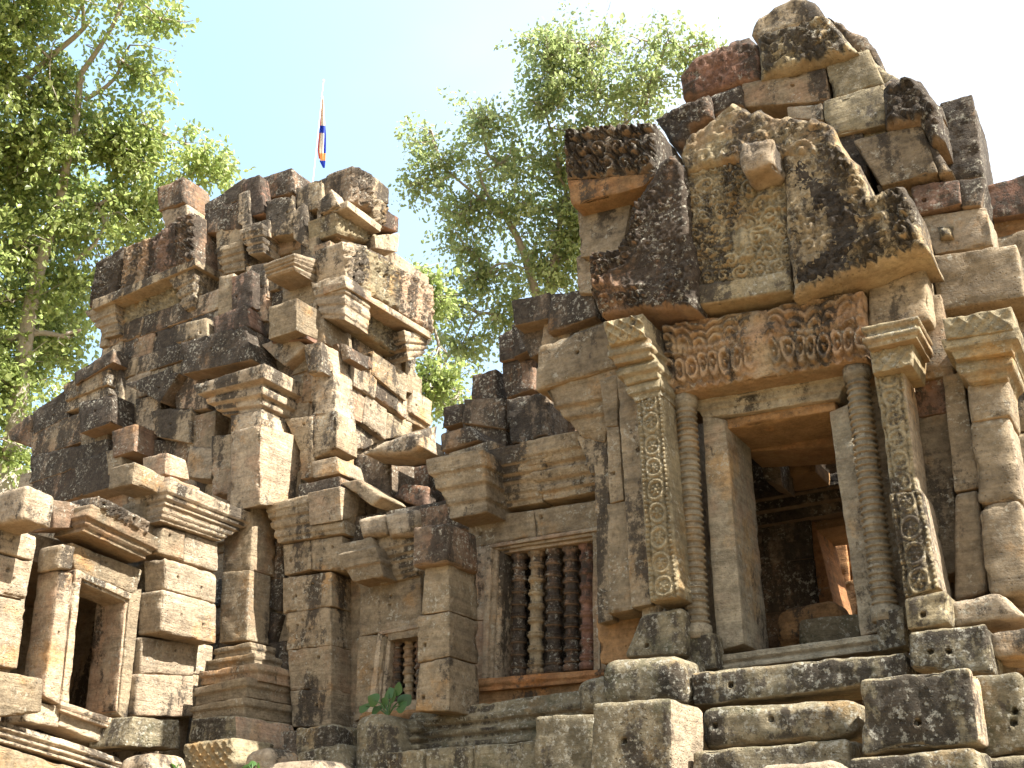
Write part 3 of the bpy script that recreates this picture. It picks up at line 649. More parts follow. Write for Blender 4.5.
def window(Y, outer, op, bal, label, d=.3):
    """outer: frame TL,TR,BR,BL; op: opening TL,TR,BR,BL; bal: list of (x top, y top, x bottom, y bottom, radius px)"""
    wi = Part('window', GA, PL, label)
    o_, p_ = outer, op
    def lerp(t): return [o_[i]+(p_[i]-o_[i])*t for i in range(8)]
    for k in range(3):
        a, b = lerp(k/3), lerp((k+1)/3); y = Y+.035*k
        F(wi, y, (a[0], a[1], a[2], a[3], b[2], b[3], b[0], b[1]), d, r=.01, chip=.02)
        F(wi, y, (a[0], a[1], b[0], b[1], b[6], b[7], a[6], a[7]), d, r=.01, chip=.02)
        F(wi, y, (b[2], b[3], a[2], a[3], a[4], a[5], b[4], b[5]), d, r=.01, chip=.02)
    o = wi.build()
    si = Part('sill', o, OR); F(si, Y-.05, (o_[6]-4, o_[7]-12, o_[4]+3, o_[5]-9, o_[4]+4, o_[5]+2, o_[6]-5, o_[7]+2), .4, prof=[(0, 0), (.35, 0), (.4, .02), (.7, .02), (.75, .0), (1, .0)]); si.build()
    for i, (xt, yt, xb, yb, r) in enumerate(bal):
        b = Part('baluster', o, (DK, 'stone_streaked', DK, DK, RD)[i % 5]); p1, p0 = onY(xt, yt, Y+.2), onY(xb, yb, Y+.2)
        rad = r/FPX*np.linalg.norm(p1-EYE); lathe(b, p0, p1, rings((9, 8, 9, 10, 8)[i % 5], rad*(.84+.03*(i % 3)), rad*.15), 14, n=.012); b.build()
window(8.88, (486, 545, 600, 526, 600, 678, 481, 690), (504, 553, 593, 540, 593, 670, 497, 680),
       [(520, 552, 518.5, 678, 8.3), (537, 549.5, 536, 676, 8.3), (554, 547, 554, 674, 8.3), (571, 544.5, 572, 672, 8.3), (587, 542, 588, 670, 8)], 'larger window with five turned stone balusters')
window(9.28, (377, 632, 440, 620, 440, 716, 366, 724), (391, 639, 436, 633, 436, 710, 384, 716),
       [(398, 640, 396, 716, 6), (409.5, 638, 409, 714, 6), (421, 636, 421, 712, 6)], 'small window with balusters, half hidden by the pillar')
bs = Part('plinth', GA, MS)
F(bs, 8.5, (412, 712, 500, 702, 500, 746, 410, 752), .5, prof=BASE); F(bs, 8.5, (500, 701, 590, 688, 590, 740, 501, 746), .5, prof=BASE)
F(bs, 8.35, (376, 728, 416, 720, 416, 752, 376, 756), .5, prof=BASE)
bs.build()

# ================================================================== far temple tower
LT = thing('temple_tower', 'farther sunlit temple tower at left with tiers of broken pediments and moulded cornices', 'temple', (-11.2, 11.2, 1.6))
w = Part('wall', LT, PL)
box(w, -14.6, -9.3, 10.1, 11.6, 1.6, 6.6); box(w, -14.0, -9.15, 10.2, 11.5, 6.5, 9.6); box(w, -12.6, -9.5, 10.4, 12.6, 9.5, 10.7); box(w, -10.2, -9.2, 10.1, 11.2, 10.4, 11.0)
box(w, -15.4, -10.4, 9.7, 10.4, 1.6, 7.3)
MX = (PL, T, T, DK)
courses(w, 'Y', 9.47, -13.6, -9.0, 5.4, 9.4, mats=MX); courses(w, 'Y', 9.75, -12.9, -9.1, 9.4, 10.55, mats=MX)
courses(w, 'X', -8.94, 9.5, 11.6, 4.6, 9.6, mats=(PL, PL, T)); courses(w, 'X', -8.98, 9.7, 11.0, 9.6, 10.5, mats=(PL, T)); courses(w, 'Y', 9.62, -10.6, -8.9, 2.2, 5.6, mats=(DK, T))
courses(w, 'Y', 10.3, -9.0, -7.4, 2.4, 6.3, mats=(DK, T))
# shaded front: lower left courses
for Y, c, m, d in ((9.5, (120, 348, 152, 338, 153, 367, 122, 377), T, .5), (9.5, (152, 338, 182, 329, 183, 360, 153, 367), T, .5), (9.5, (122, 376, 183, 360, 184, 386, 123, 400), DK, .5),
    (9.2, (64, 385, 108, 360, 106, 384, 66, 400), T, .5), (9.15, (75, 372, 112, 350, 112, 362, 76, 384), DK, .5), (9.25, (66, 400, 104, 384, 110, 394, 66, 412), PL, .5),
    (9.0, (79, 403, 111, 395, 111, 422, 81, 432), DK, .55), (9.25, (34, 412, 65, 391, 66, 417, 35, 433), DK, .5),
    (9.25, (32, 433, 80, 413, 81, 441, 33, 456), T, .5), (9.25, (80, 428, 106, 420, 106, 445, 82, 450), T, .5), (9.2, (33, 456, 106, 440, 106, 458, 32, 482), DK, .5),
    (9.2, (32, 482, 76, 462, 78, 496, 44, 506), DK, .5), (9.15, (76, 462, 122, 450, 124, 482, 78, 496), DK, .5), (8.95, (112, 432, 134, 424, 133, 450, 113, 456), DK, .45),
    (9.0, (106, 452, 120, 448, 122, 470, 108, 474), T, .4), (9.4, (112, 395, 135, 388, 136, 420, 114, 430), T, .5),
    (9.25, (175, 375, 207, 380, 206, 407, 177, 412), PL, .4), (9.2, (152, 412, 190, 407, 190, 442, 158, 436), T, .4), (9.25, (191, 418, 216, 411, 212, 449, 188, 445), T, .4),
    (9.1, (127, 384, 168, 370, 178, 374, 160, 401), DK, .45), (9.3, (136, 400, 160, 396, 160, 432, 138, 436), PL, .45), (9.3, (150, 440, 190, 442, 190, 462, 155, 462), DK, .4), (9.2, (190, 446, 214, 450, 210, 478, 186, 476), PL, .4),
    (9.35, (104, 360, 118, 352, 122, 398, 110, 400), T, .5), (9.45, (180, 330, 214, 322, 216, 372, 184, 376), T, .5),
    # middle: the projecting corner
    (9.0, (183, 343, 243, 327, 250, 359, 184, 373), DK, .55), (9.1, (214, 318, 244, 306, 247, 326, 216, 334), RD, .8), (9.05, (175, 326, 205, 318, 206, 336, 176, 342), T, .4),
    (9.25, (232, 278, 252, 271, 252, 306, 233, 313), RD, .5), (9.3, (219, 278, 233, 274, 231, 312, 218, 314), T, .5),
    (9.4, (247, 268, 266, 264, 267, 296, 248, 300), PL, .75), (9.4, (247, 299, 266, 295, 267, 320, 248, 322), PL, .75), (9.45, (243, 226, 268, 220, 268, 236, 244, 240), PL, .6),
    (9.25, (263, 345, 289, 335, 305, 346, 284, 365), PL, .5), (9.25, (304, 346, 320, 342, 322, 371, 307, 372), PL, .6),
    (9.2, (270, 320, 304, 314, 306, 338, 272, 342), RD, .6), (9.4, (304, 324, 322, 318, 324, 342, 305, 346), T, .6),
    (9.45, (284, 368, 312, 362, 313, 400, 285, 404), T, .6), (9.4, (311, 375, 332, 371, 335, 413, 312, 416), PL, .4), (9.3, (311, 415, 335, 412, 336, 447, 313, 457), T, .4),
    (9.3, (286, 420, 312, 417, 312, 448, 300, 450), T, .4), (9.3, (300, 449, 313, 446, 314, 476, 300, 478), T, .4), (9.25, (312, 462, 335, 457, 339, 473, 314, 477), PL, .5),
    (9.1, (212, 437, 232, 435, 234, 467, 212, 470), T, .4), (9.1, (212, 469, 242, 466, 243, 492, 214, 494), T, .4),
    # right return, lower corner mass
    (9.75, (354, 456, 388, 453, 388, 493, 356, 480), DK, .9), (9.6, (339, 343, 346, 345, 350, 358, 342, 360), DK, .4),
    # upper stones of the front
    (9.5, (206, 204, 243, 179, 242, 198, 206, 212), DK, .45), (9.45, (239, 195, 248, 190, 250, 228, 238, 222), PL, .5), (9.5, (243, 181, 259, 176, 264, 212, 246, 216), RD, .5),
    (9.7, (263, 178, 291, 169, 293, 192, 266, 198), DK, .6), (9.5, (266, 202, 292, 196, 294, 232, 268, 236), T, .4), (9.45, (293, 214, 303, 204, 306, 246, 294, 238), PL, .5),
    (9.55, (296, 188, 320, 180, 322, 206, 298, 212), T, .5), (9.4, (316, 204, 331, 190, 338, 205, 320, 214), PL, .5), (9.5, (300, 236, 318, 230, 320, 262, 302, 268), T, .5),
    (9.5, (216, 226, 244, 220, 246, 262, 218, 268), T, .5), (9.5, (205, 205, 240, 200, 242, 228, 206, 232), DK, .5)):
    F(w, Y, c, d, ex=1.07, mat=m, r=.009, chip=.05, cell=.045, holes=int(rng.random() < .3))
# sunlit right return
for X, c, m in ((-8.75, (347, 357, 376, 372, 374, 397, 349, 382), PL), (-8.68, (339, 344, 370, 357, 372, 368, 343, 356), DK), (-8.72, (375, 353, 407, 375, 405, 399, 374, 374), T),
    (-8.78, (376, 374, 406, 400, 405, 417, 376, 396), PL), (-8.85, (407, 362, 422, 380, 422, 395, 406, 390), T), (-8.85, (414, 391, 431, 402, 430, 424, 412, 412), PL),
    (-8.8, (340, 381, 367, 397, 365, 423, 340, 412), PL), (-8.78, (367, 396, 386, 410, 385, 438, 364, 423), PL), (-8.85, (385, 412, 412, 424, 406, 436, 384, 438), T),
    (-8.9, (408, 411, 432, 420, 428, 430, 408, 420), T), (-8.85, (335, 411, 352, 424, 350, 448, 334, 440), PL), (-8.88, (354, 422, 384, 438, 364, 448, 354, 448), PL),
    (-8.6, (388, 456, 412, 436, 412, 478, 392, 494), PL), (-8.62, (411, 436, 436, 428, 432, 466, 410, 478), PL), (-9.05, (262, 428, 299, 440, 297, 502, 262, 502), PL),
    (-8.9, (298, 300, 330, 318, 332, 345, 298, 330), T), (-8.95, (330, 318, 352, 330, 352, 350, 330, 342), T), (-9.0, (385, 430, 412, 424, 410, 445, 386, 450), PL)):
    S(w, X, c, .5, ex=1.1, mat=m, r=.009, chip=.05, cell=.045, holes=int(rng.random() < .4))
slab(w, 9.3, PX([(475, 362), (540, 325), (612, 300), (650, 302), (655, 345), (610, 362), (560, 368)], 200, 330, .33854), .5, mat=PL)
w.build()
# front pediment of the far tower
pd = Part('pediment', LT, T, 'shaded pediment of carved blocks on the front of the tower')
for Y, c, rl, m in ((9.35, (97, 263, 124, 246, 115, 297, 89, 308), c_rough, DK), (9.3, (125, 248, 151, 238, 149, 283, 121, 293), c_rough, T), (9.3, (150, 240, 176, 221, 178, 266, 149, 281), c_rough, RD),
    (9.28, (177, 219, 196, 213, 196, 260, 177, 268), c_figure, DK), (9.25, (93, 300, 196, 258, 196, 265, 92, 310), None, T)):
    F(pd, Y, c, .6, mat=m, rel=(rl, .03) if rl else None, r=.012, chip=.05)
F(pd, 9.55, (116, 311, 178, 284, 184, 317, 121, 337), .4, rel=(c_foliage, .025), mat=CV)
F(pd, 9.4, (92, 312, 114, 302, 120, 334, 104, 338), .5, prof=CORN3); F(pd, 9.38, (176, 276, 195, 266, 193, 306, 184, 311), .5, prof=CORN3)
F(pd, 9.5, (104, 336, 122, 332, 124, 346, 104, 352), .4)
o = pd.build()
# right pediment
pd = Part('pediment', LT, PL, 'sunlit pediment with leaf carving on the right side of the tower')
F(pd, 9.55, (323, 250, 342, 240, 345, 283, 323, 284), .6, mat=DK, r=.03)
S(pd, -8.55, (342, 241, 366, 246, 366, 290, 345, 284), .5, rel=(c_figure, .03))
S(pd, -8.52, (364, 249, 398, 268, 398, 312, 360, 291), .5, rel=(c_foliage, .025), mat=CV)
S(pd, -8.52, (398, 268, 432, 287, 432, 334, 398, 312), .5, rel=(c_foliage, .025), mat=PL)
S(pd, -8.42, (345, 280, 431, 332, 431, 339, 346, 287), .4, mat=PL)
S(pd, -8.75, (354, 304, 404, 334, 404, 361, 346, 323), .4, rel=(c_foliage, .025), mat=CV)
S(pd, -8.55, (403, 331, 425, 338, 423, 356, 408, 361), .4, prof=CORN3)
F(pd, 9.42, (319, 284, 344, 277, 345, 320, 320, 318), .5, prof=CORN3)
S(pd, -8.5, (364, 246, 388, 258, 389, 272, 366, 262), .4, mat=DK); S(pd, -8.5, (388, 260, 408, 272, 408, 290, 389, 276), .4, mat=T); S(pd, -8.5, (408, 271, 433, 286, 434, 306, 410, 292), .4, mat=T)
pd.build()
pd = Part('pediment', LT, T, 'topmost broken pediment at the right corner of the tower')
F(pd, 9.75, (316, 181, 353, 164, 350, 200, 324, 196), .5, mat=DK, r=.04)
S(pd, -8.75, (352, 165, 371, 175, 372, 212, 350, 202), .5, rel=(c_figure, .03), mat=DK); S(pd, -8.72, (370, 173, 389, 188, 389, 204, 371, 196), .5, mat=T)
S(pd, -8.75, (371, 195, 386, 205, 382, 230, 372, 222), .5, rel=(c_figure, .03), mat=T); S(pd, -8.7, (384, 208, 399, 218, 398, 232, 383, 226), .5, mat=RD)
S(pd, -8.62, (348, 200, 383, 226, 381, 232, 348, 207), .5, mat=PL); S(pd, -8.85, (334, 212, 376, 236, 374, 246, 336, 234), .5, rel=(c_foliage, .025), mat=CV)
S(pd, -8.68, (375, 235, 400, 233, 398, 252, 376, 248), .5, mat=PL)
F(pd, 9.6, (316, 206, 336, 198, 336, 236, 318, 240), .5, mat=PL)
pd.build()
def corn(parent, fn, k, c, d, mat=PL, **kw):
    p_ = Part('cornice', parent, mat); fn(p_, k, c, d, **kw); return p_.build()
corn(LT, F, 9.4, (246, 231, 262, 226, 263, 252, 248, 254), .75, prof=CORN3); corn(LT, F, 9.5, (221, 250, 243, 243, 245, 270, 224, 274), .5, T, prof=CORN3)
corn(LT, S, -9.1, (294, 256, 321, 262, 318, 284, 294, 270), .5, prof=CORN3)
corn(LT, F, 9.15, (274, 505, 340, 490, 344, 533, 277, 543), .6, T, prof=CORN3); corn(LT, F, 9.1, (298, 484, 339, 476, 341, 490, 298, 498), .5, DK)
corn(LT, S, -7.95, (340, 486, 362, 494, 358, 516, 342, 520), .5)
pl = Part('pilaster', LT, T, 'tall corner pilaster with its right edge catching the sun')
F(pl, 8.98, (232, 437, 255, 434, 253, 500, 226, 502), .45, holes=1); F(pl, 8.98, (225, 502, 253, 500, 250, 570, 222, 572), .42, holes=1); F(pl, 8.98, (222, 572, 250, 570, 247, 640, 219, 643), .36)
o = pl.build()
cp = Part('capital', o, PL)
F(cp, 8.95, (217, 388, 264, 372, 262, 412, 222, 415), .75, prof=[(0, .0), (.1, .0), (.14, .05), (.3, .06), (.34, .12), (.5, .13), (.54, .1), (.6, .1), (.64, .2), (.85, .22), (1, .22)]); F(cp, 8.9, (230, 415, 261, 410, 263, 433, 231, 436), .5)
cp.build()
bs = Part('stepped_base', o, T)
for Y, c, d in ((8.92, (217, 649, 250, 642, 252, 656, 213, 661), .4), (8.85, (210, 661, 253, 653, 255, 665, 207, 671), .45), (8.75, (203, 672, 257, 663, 259, 681, 200, 685), .55), (8.62, (198, 688, 246, 677, 247, 697, 195, 706), .75), (8.52, (194, 707, 244, 697, 244, 717, 192, 719), .85)):
    F(bs, Y, c, d, prof=[(0, 0), (.5, 0), (.6, .03), (1, .03)])
bs.build()
# the shaded corner pier in the nook
pr = Part('pier', LT, T, 'corner pier of large dressed blocks in the shade')
for c, h in (((283, 545, 311, 540, 311, 569, 284, 576), 1), ((311, 540, 342, 536, 344, 570, 311, 570), 1), ((283, 578, 331, 572, 332, 606, 283, 614), 3), ((285, 613, 331, 606, 331, 645, 286, 650), 3), ((287, 650, 331, 645, 331, 690, 290, 691), 1), ((290, 691, 331, 688, 331, 726, 292, 727), 1)):
    F(pr, 9.2, c, .5, holes=h, mat=T)
for c in ((258, 602, 270, 578, 282, 578, 280, 612), (251, 636, 262, 610, 281, 614, 272, 646), (246, 648, 284, 640, 288, 700, 250, 705), (262, 500, 276, 505, 284, 578, 264, 580), (264, 690, 294, 686, 296, 730, 264, 732)):
    F(pr, 9.42, c, .4, mat=DK)
F(pr, 9.5, (250, 500, 300, 495, 300, 640, 250, 645), .3); F(pr, 9.55, (330, 540, 362, 535, 362, 728, 330, 730), .3)
pr.build()

# ================================================================== porch at far left
PO = thing('temple_porch', 'low stone porch at the far left with an empty doorway under a carved cornice', 'porch', (-11, 7.2, 1.6))
w = Part('wall', PO, PL)
for X, c, d, m, h in ((-9.85, (-40, 515, 38, 536, 33, 561, -40, 541), .4, PL, 1), (-9.85, (-40, 543, 33, 562, 27, 601, -40, 586), .4, PL, 2), (-9.85, (-40, 588, 27, 601, 18, 669, -40, 662), .4, PL, 1),
    (-9.62, (62, 543, 76, 547, 72, 570, 58, 569), .38, PL, 0), (-9.65, (61, 569, 75, 573, 60, 705, 44, 696), .38, PL, 1),
    (-9.78, (72, 542, 143, 570, 137, 595, 75, 570), .3, T, 1),
    (-9.42, (165, 557, 218, 574, 217, 604, 166, 589), .35, PL, [(.25, .5), (.7, .4)]), (-9.4, (163, 589, 217, 604, 217, 644, 161, 632), .38, PL, [(.35, .5), (.75, .4)]),
    (-9.55, (162, 526, 186, 532, 184, 561, 158, 553), .35, T, 1), (-9.56, (186, 532, 219, 542, 219, 573, 184, 562), .35, PL, 0),
    (-9.66, (142, 637, 196, 643, 194, 676, 140, 674), .3, PL, 1), (-9.64, (138, 674, 194, 676, 193, 717, 135, 716), .3, PL, 1), (-9.7, (195, 642, 214, 646, 212, 676, 193, 674), .3, PL, 0), (-9.7, (193, 674, 213, 676, 212, 715, 192, 716), .3, T, 0),
    (-9.32, (133, 716, 181, 720, 181, 750, 125, 747), .6, MS, 0), (-9.75, (62, 708, 128, 732, 124, 752, 58, 726), .4, PL, 0), (-9.72, (30, 700, 62, 706, 60, 728, 26, 722), .4, PL, 0)):
    S(w, X, c, d, mat=m, holes=h, r=.025)
S(w, -9.9, (143, 560, 168, 568, 150, 730, 130, 725), .3, mat=T)
courses(w, 'X', -9.86, 2.6, 5.95, 1.8, 4.75, mats=(PL, PL, T)); box(w, -14, -10.6, 3.0, 9.0, 1.6, 2.55); box(w, -14, -10.2, 3.0, 9.0, 4.5, 4.8); box(w, -14, -12.2, 3.0, 9.0, 2.5, 4.6); box(w, -14, -9.95, 8.6, 9.0, 2.5, 4.6); box(w, -14, -9.95, 3.0, 6.6, 2.5, 4.6)
w.build()
co = Part('cornice', PO, T)
S(co, -9.5, (98, 495, 148, 521, 147, 537, 95, 510), .5, rel=(c_foliage, .02), mat=DK)
S(co, -9.6, (93, 510, 147, 537, 146, 560, 82, 531), .5, prof=[(0, 0), (.2, 0), (.25, .04), (.45, .05), (.5, .09), (.8, .1), (1, .12)])
S(co, -9.5, (172, 486, 240, 514, 221, 541, 160, 521), .5, prof=CORN, mat=PL)
S(co, -9.45, (170, 476, 200, 488, 199, 496, 168, 486), .4, mat=PL); S(co, -9.5, (134, 462, 166, 476, 160, 494, 132, 484), .4, mat=T); S(co, -9.6, (166, 452, 186, 460, 190, 480, 165, 474), .4, mat=PL)
S(co, -9.75, (54, 500, 98, 505, 96, 528, 54, 528), .4, mat=DK); S(co, -9.7, (146, 500, 172, 492, 160, 540, 146, 550), .4, mat=T)
co.build()
df = Part('door_frame', PO, PL)
S(df, -9.72, (76, 569, 82, 571, 69, 705, 61, 702), .45); S(df, -9.72, (76, 569, 134, 594, 130, 600, 81, 578), .4); S(df, -9.75, (82, 577, 129, 598, 127, 603, 83, 583), .4)
S(df, -9.72, (130, 596, 143, 588, 127, 722, 119, 714), .45, mat=T); S(df, -9.75, (126, 598, 133, 598, 121, 714, 116, 711), .5)
S(df, -9.68, (61, 701, 125, 723, 124, 734, 60, 711), .4, prof=[(0, 0), (.4, 0), (.45, .02), (1, .02)])
df.build()
bs = Part('plinth', PO, PL)
S(bs, -9.5, (-30, 712, 60, 738, 60, 762, -30, 736), .5, prof=BASE); S(bs, -9.5, (60, 738, 120, 758, 120, 780, 60, 762), .5, prof=BASE)
S(bs, -9.35, (-30, 736, 120, 782, 120, 840, -30, 800), .5, mat=T)
bs.build()
# ================================================================== loose stones and steps
def one(name, label, cat, group, fn, mat=T, parts=None):
    p = Part(name, None, mat); fn(p); return p.build((label, cat, group))
def fb(Y, c, d=.5, **k): return lambda p: F(p, Y, c, d, **dict(dict(r=.028, n=.012, chip=.06, cell=.028), **k))
def sb(X, c, d=.5, **k): return lambda p: S(p, X, c, d, **dict(dict(r=.028, n=.012, chip=.06, cell=.028), **k))
G1 = 'worn steps below the doorway'
one('stone_step', 'top stone step directly under the door sill, with dark moss film', 'step', G1, fb(7.55, (690, 672, 905, 652, 908, 680, 692, 707), .7, holes=[(.2, .5)]), MS)
one('stone_step', 'second step, a worn slab with sunlit lumpy upper edge and a drill hole', 'step', G1, fb(7.2, (700, 707, 856, 697, 858, 736, 701, 751), .6, holes=[(.1, .55), (.47, .6)], r=.07), MS)
one('stone_step', 'third step, a long low dark slab under the lumpy one', 'step', G1, fb(6.85, (692, 751, 848, 738, 850, 790, 690, 800), .6), MS)
one('stone_step', 'lowest pale step cut by the bottom edge of the photo', 'step', G1, fb(6.45, (755, 765, 838, 759, 840, 830, 755, 835), .6, r=.06), PL)
G2 = 'loose stone blocks in the foreground'
for lab, m, fn in (
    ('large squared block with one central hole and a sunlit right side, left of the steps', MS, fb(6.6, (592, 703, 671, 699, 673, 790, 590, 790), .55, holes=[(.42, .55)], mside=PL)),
    ('speckled block half hidden behind the squared block with the sunlit side', MS, fb(7.0, (534, 716, 594, 713, 594, 790, 532, 790), .5)),
    ('rounded dark boulder-like block below the carved left pilaster', MS, fb(7.45, (600, 658, 682, 653, 686, 706, 598, 706), .6, r=.13)),
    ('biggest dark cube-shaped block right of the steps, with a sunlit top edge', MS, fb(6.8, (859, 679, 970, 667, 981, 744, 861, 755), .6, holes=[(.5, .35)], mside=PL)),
    ('flat block under the biggest dark cube at the bottom right', MS, fb(6.5, (848, 758, 975, 747, 992, 810, 848, 820), .6)),
    ('dark block at the right edge with two holes, beside the biggest cube', MS, fb(7.1, (972, 676, 1020, 672, 1036, 748, 984, 758), .5, holes=[(.75, .5), (.68, .35)])),
    ('low block in the bottom right corner of the photo', MS, fb(6.9, (984, 758, 1045, 752, 1050, 810, 990, 815), .5)),
    ('mottled block with two holes resting under the right carved pilaster', MS, fb(7.5, (906, 631, 986, 622, 995, 675, 909, 669), .5, holes=[(.28, .45), (.5, .45)])),
    ('small square block with one hole set at the foot of the right carved pilaster', CV, fb(7.62, (903, 598, 946, 589, 949, 623, 906, 631), .4, holes=[(.42, .4)], r=.03)),
    ('pale block beneath the flared pillar foot at the right edge', PL, fb(7.7, (989, 633, 1040, 625, 1042, 655, 994, 657), .5)),
    ('green-grey boulder below the small window, beside the leafy plant', MS, fb(8.0, (352, 712, 390, 714, 398, 790, 350, 790), .6, r=.14)),
    ('flat dark block at the foot of the shaded corner pier', MS, fb(8.4, (295, 728, 336, 724, 338, 752, 297, 758), .5)),
    ('tilted slab lying below the shaded corner pier', MS, fb(7.9, (296, 752, 338, 742, 350, 800, 290, 800), .5)),
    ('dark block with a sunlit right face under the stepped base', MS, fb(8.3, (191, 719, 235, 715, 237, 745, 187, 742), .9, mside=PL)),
    ('block carved with lozenges at the bottom left, in front of the stepped base', CV, fb(7.9, (183, 744, 233, 737, 238, 800, 183, 800), .6, rel=(c_diamond, .012))),
    ('sunlit rounded rock at the bottom edge, right of the lozenge block', PL, fb(7.8, (240, 752, 268, 744, 275, 800, 238, 800), .5, r=.12)),
    ('pale flat rock at the bottom edge below the tilted slab', PL, fb(7.3, (262, 762, 320, 757, 325, 800, 260, 800), .5, r=.1)),
    ('pointed pale rock at the bottom left below the porch doorway', PL, fb(7.3, (118, 758, 148, 750, 156, 800, 112, 800), .5, r=.1)),
    ('grey stone at the left edge leaning on the porch base', T, sb(-9.3, (-20, 666, 43, 679, 42, 712, -20, 720), .4)),
    ('square dark block in the row below the larger baluster window, nearest the boulder', MS, fb(7.9, (384, 752, 424, 748, 426, 800, 384, 800), .4)),
    ('middle dark block in the row below the larger baluster window', MS, fb(7.85, (424, 748, 472, 745, 472, 800, 424, 800), .4)),
    ('right dark block in the row below the larger baluster window', MS, fb(7.85, (473, 745, 534, 740, 534, 800, 473, 800), .4)),
    ('small dark stone wedged between the larger window and the rounded boulder-like block', MS, fb(8.2, (574, 680, 606, 672, 606, 712, 574, 714), .4, r=.09))):
    one('stone_block', lab, 'stone block', G2, fn, m)
G3 = 'dislodged blocks lying on the temple walls'
for lab, m, fn in (
    ('large cube of stone perched on the porch wall, its right face sunlit', PL, sb(-9.35, (28, 484, 57, 496, 52, 530, 22, 519), .6, r=.04)),
    ('lone dark block balanced at the top left corner of the sunlit tower', DK, fb(9.5, (156, 187, 183, 175, 184, 202, 157, 211), .6, r=.04)),
    ('pale block under the lone dark block at the top left of the sunlit tower', PL, fb(9.55, (161, 210, 187, 203, 191, 222, 163, 229), .6, r=.04)),
    ('worn block jutting from the far left end of the sunlit tower against the tree', DK, fb(9.3, (8, 432, 30, 413, 33, 448, 10, 440), .5)),
    ('reddish tilted block low on the right corner of the sunlit tower', RD, fb(9.6, (391, 497, 403, 482, 428, 486, 425, 509), .45, r=.04)),
    ('broken slab lying on the cornice of the shaded corner pier', T, fb(9.1, (339, 482, 360, 479, 383, 496, 372, 506), .5)),
    ('boulder-like stone jutting above the carved central panel of the near pediment', PL, fb(7.45, (734, 141, 775, 137, 773, 163, 742, 173), .4, r=.05, n=.035, chip=.14)),
    ('orange-lit fallen stone lying inside the near doorway', OR, fb(9.4, (774, 609, 836, 596, 846, 640, 774, 650), .5, r=.12)),  # the orange light is put into this stone's colour
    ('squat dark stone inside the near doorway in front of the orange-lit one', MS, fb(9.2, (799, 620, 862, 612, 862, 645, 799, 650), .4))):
    one('stone_block', lab, 'stone block', G3, fn, m)

# ================================================================== trees
def leaves(name, parent, clumps, dist, n, size, mat, seed, gap, cut):
    """sprays of leaves along outward twigs; returns the twigs (root, tip)"""
    g = np.random.default_rng(seed); tot = sum(c[2]*c[3] for c in clumps); tw, dr = [], []
    for (px, py, rx, ry, *dd) in clumps:
        D = dist+(dd[0] if dd else 0); c = far(px, py, D); k = max(3, int(n*rx*ry/tot/22))
        q = g.normal(size=(k, 3)); q /= np.linalg.norm(q, axis=1, keepdims=True); q *= (g.random((k, 1))**.6)*g.choice([.8, 1., 1.25], size=(k, 1))
        o = q[:, :1]*RT*rx/FPX*D+q[:, 1:2]*UP*ry/FPX*D+q[:, 2:]*FW*(rx+ry)*.5/FPX*D
        dn = o/(np.linalg.norm(o, axis=1, keepdims=True)+1e-6)+g.normal(size=(k, 3))*.55+np.array([0, 0, .15]); tw.append(c+o); dr.append(dn/np.linalg.norm(dn, axis=1, keepdims=True))
    tw = np.concatenate(tw); dr = np.concatenate(dr); keep = fbm(tw*gap+seed, 3) > cut; tw, dr = tw[keep], dr[keep]
    m = g.integers(6, 34, len(tw)); ln = g.uniform(.3, 1.0, len(tw))
    idx = np.repeat(np.arange(len(tw)), m); M = len(idx); t = g.random((M, 1))
    droop = np.array([0, 0, -.22])
    P = tw[idx]+dr[idx]*(t-.35)*ln[idx][:, None]+droop*t**2*ln[idx][:, None]+g.normal(size=(M, 3))*(.05+.10*(1-t))
    ax = g.normal(size=(M, 3))*.8+dr[idx]*.5; ax[:, 2] -= .7; ax /= np.linalg.norm(ax, axis=1, keepdims=True)
    sd = np.cross(ax, g.normal(size=(M, 3))); sd /= np.linalg.norm(sd, axis=1, keepdims=True); nn = np.cross(ax, sd)
    s = size*g.uniform(.45, 1.5, (M, 1)); wd_ = g.uniform(.26, .42, (M, 1)); fold = nn*s*g.uniform(.0, .25, (M, 1))
    V = np.stack([P, P+ax*s*.35+sd*s*wd_+fold, P+ax*s*.75+sd*s*wd_*.75+fold, P+ax*s*1.1, P+ax*s*.75-sd*s*wd_*.75+fold, P+ax*s*.35-sd*s*wd_+fold], 1).reshape(-1, 3)
    b = np.arange(M)[:, None]*6
    p = Part(name, parent, mat); p.add(V, [np.concatenate([b+[0, 1, 2, 3], b+[0, 3, 4, 5]])]); p.build(smooth=False)
    return tw, dr, ln
def limb(part, pts, r0, r1, seg=7):
    pts = np.array(pts); k = len(pts); t = np.linspace(0, 1, k*5); tt = np.linspace(0, 1, k)
    c = np.stack([np.interp(t, tt, pts[:, i]) for i in range(3)], 1)
    for _ in range(4): c[1:-1] = (c[:-2]+2*c[1:-1]+c[2:])/4
    c[1:-1] += .05*np.stack([vn(c[1:-1]*1.5+i*9) for i in range(3)], 1)*min(1, r0*9)
    rr = r0+(r1-r0)*t; th = np.arange(seg)/seg*2*math.pi
    d = np.gradient(c, axis=0); d /= np.linalg.norm(d, axis=1, keepdims=True)
    u = np.cross(d, (.3, .9, .1)); u /= np.linalg.norm(u, axis=1, keepdims=True); w_ = np.cross(d, u)
    V = (c[:, None]+rr[:, None, None]*(np.cos(th)[None, :, None]*u[:, None]+np.sin(th)[None, :, None]*w_[:, None])).reshape(-1, 3)
    g_ = np.arange(len(V)).reshape(len(c), seg); g2 = np.roll(g_, -1, 1)
    part.add(V, [np.stack([g_[:-1].ravel(), g2[:-1].ravel(), g2[1:].ravel(), g_[1:].ravel()], 1)])
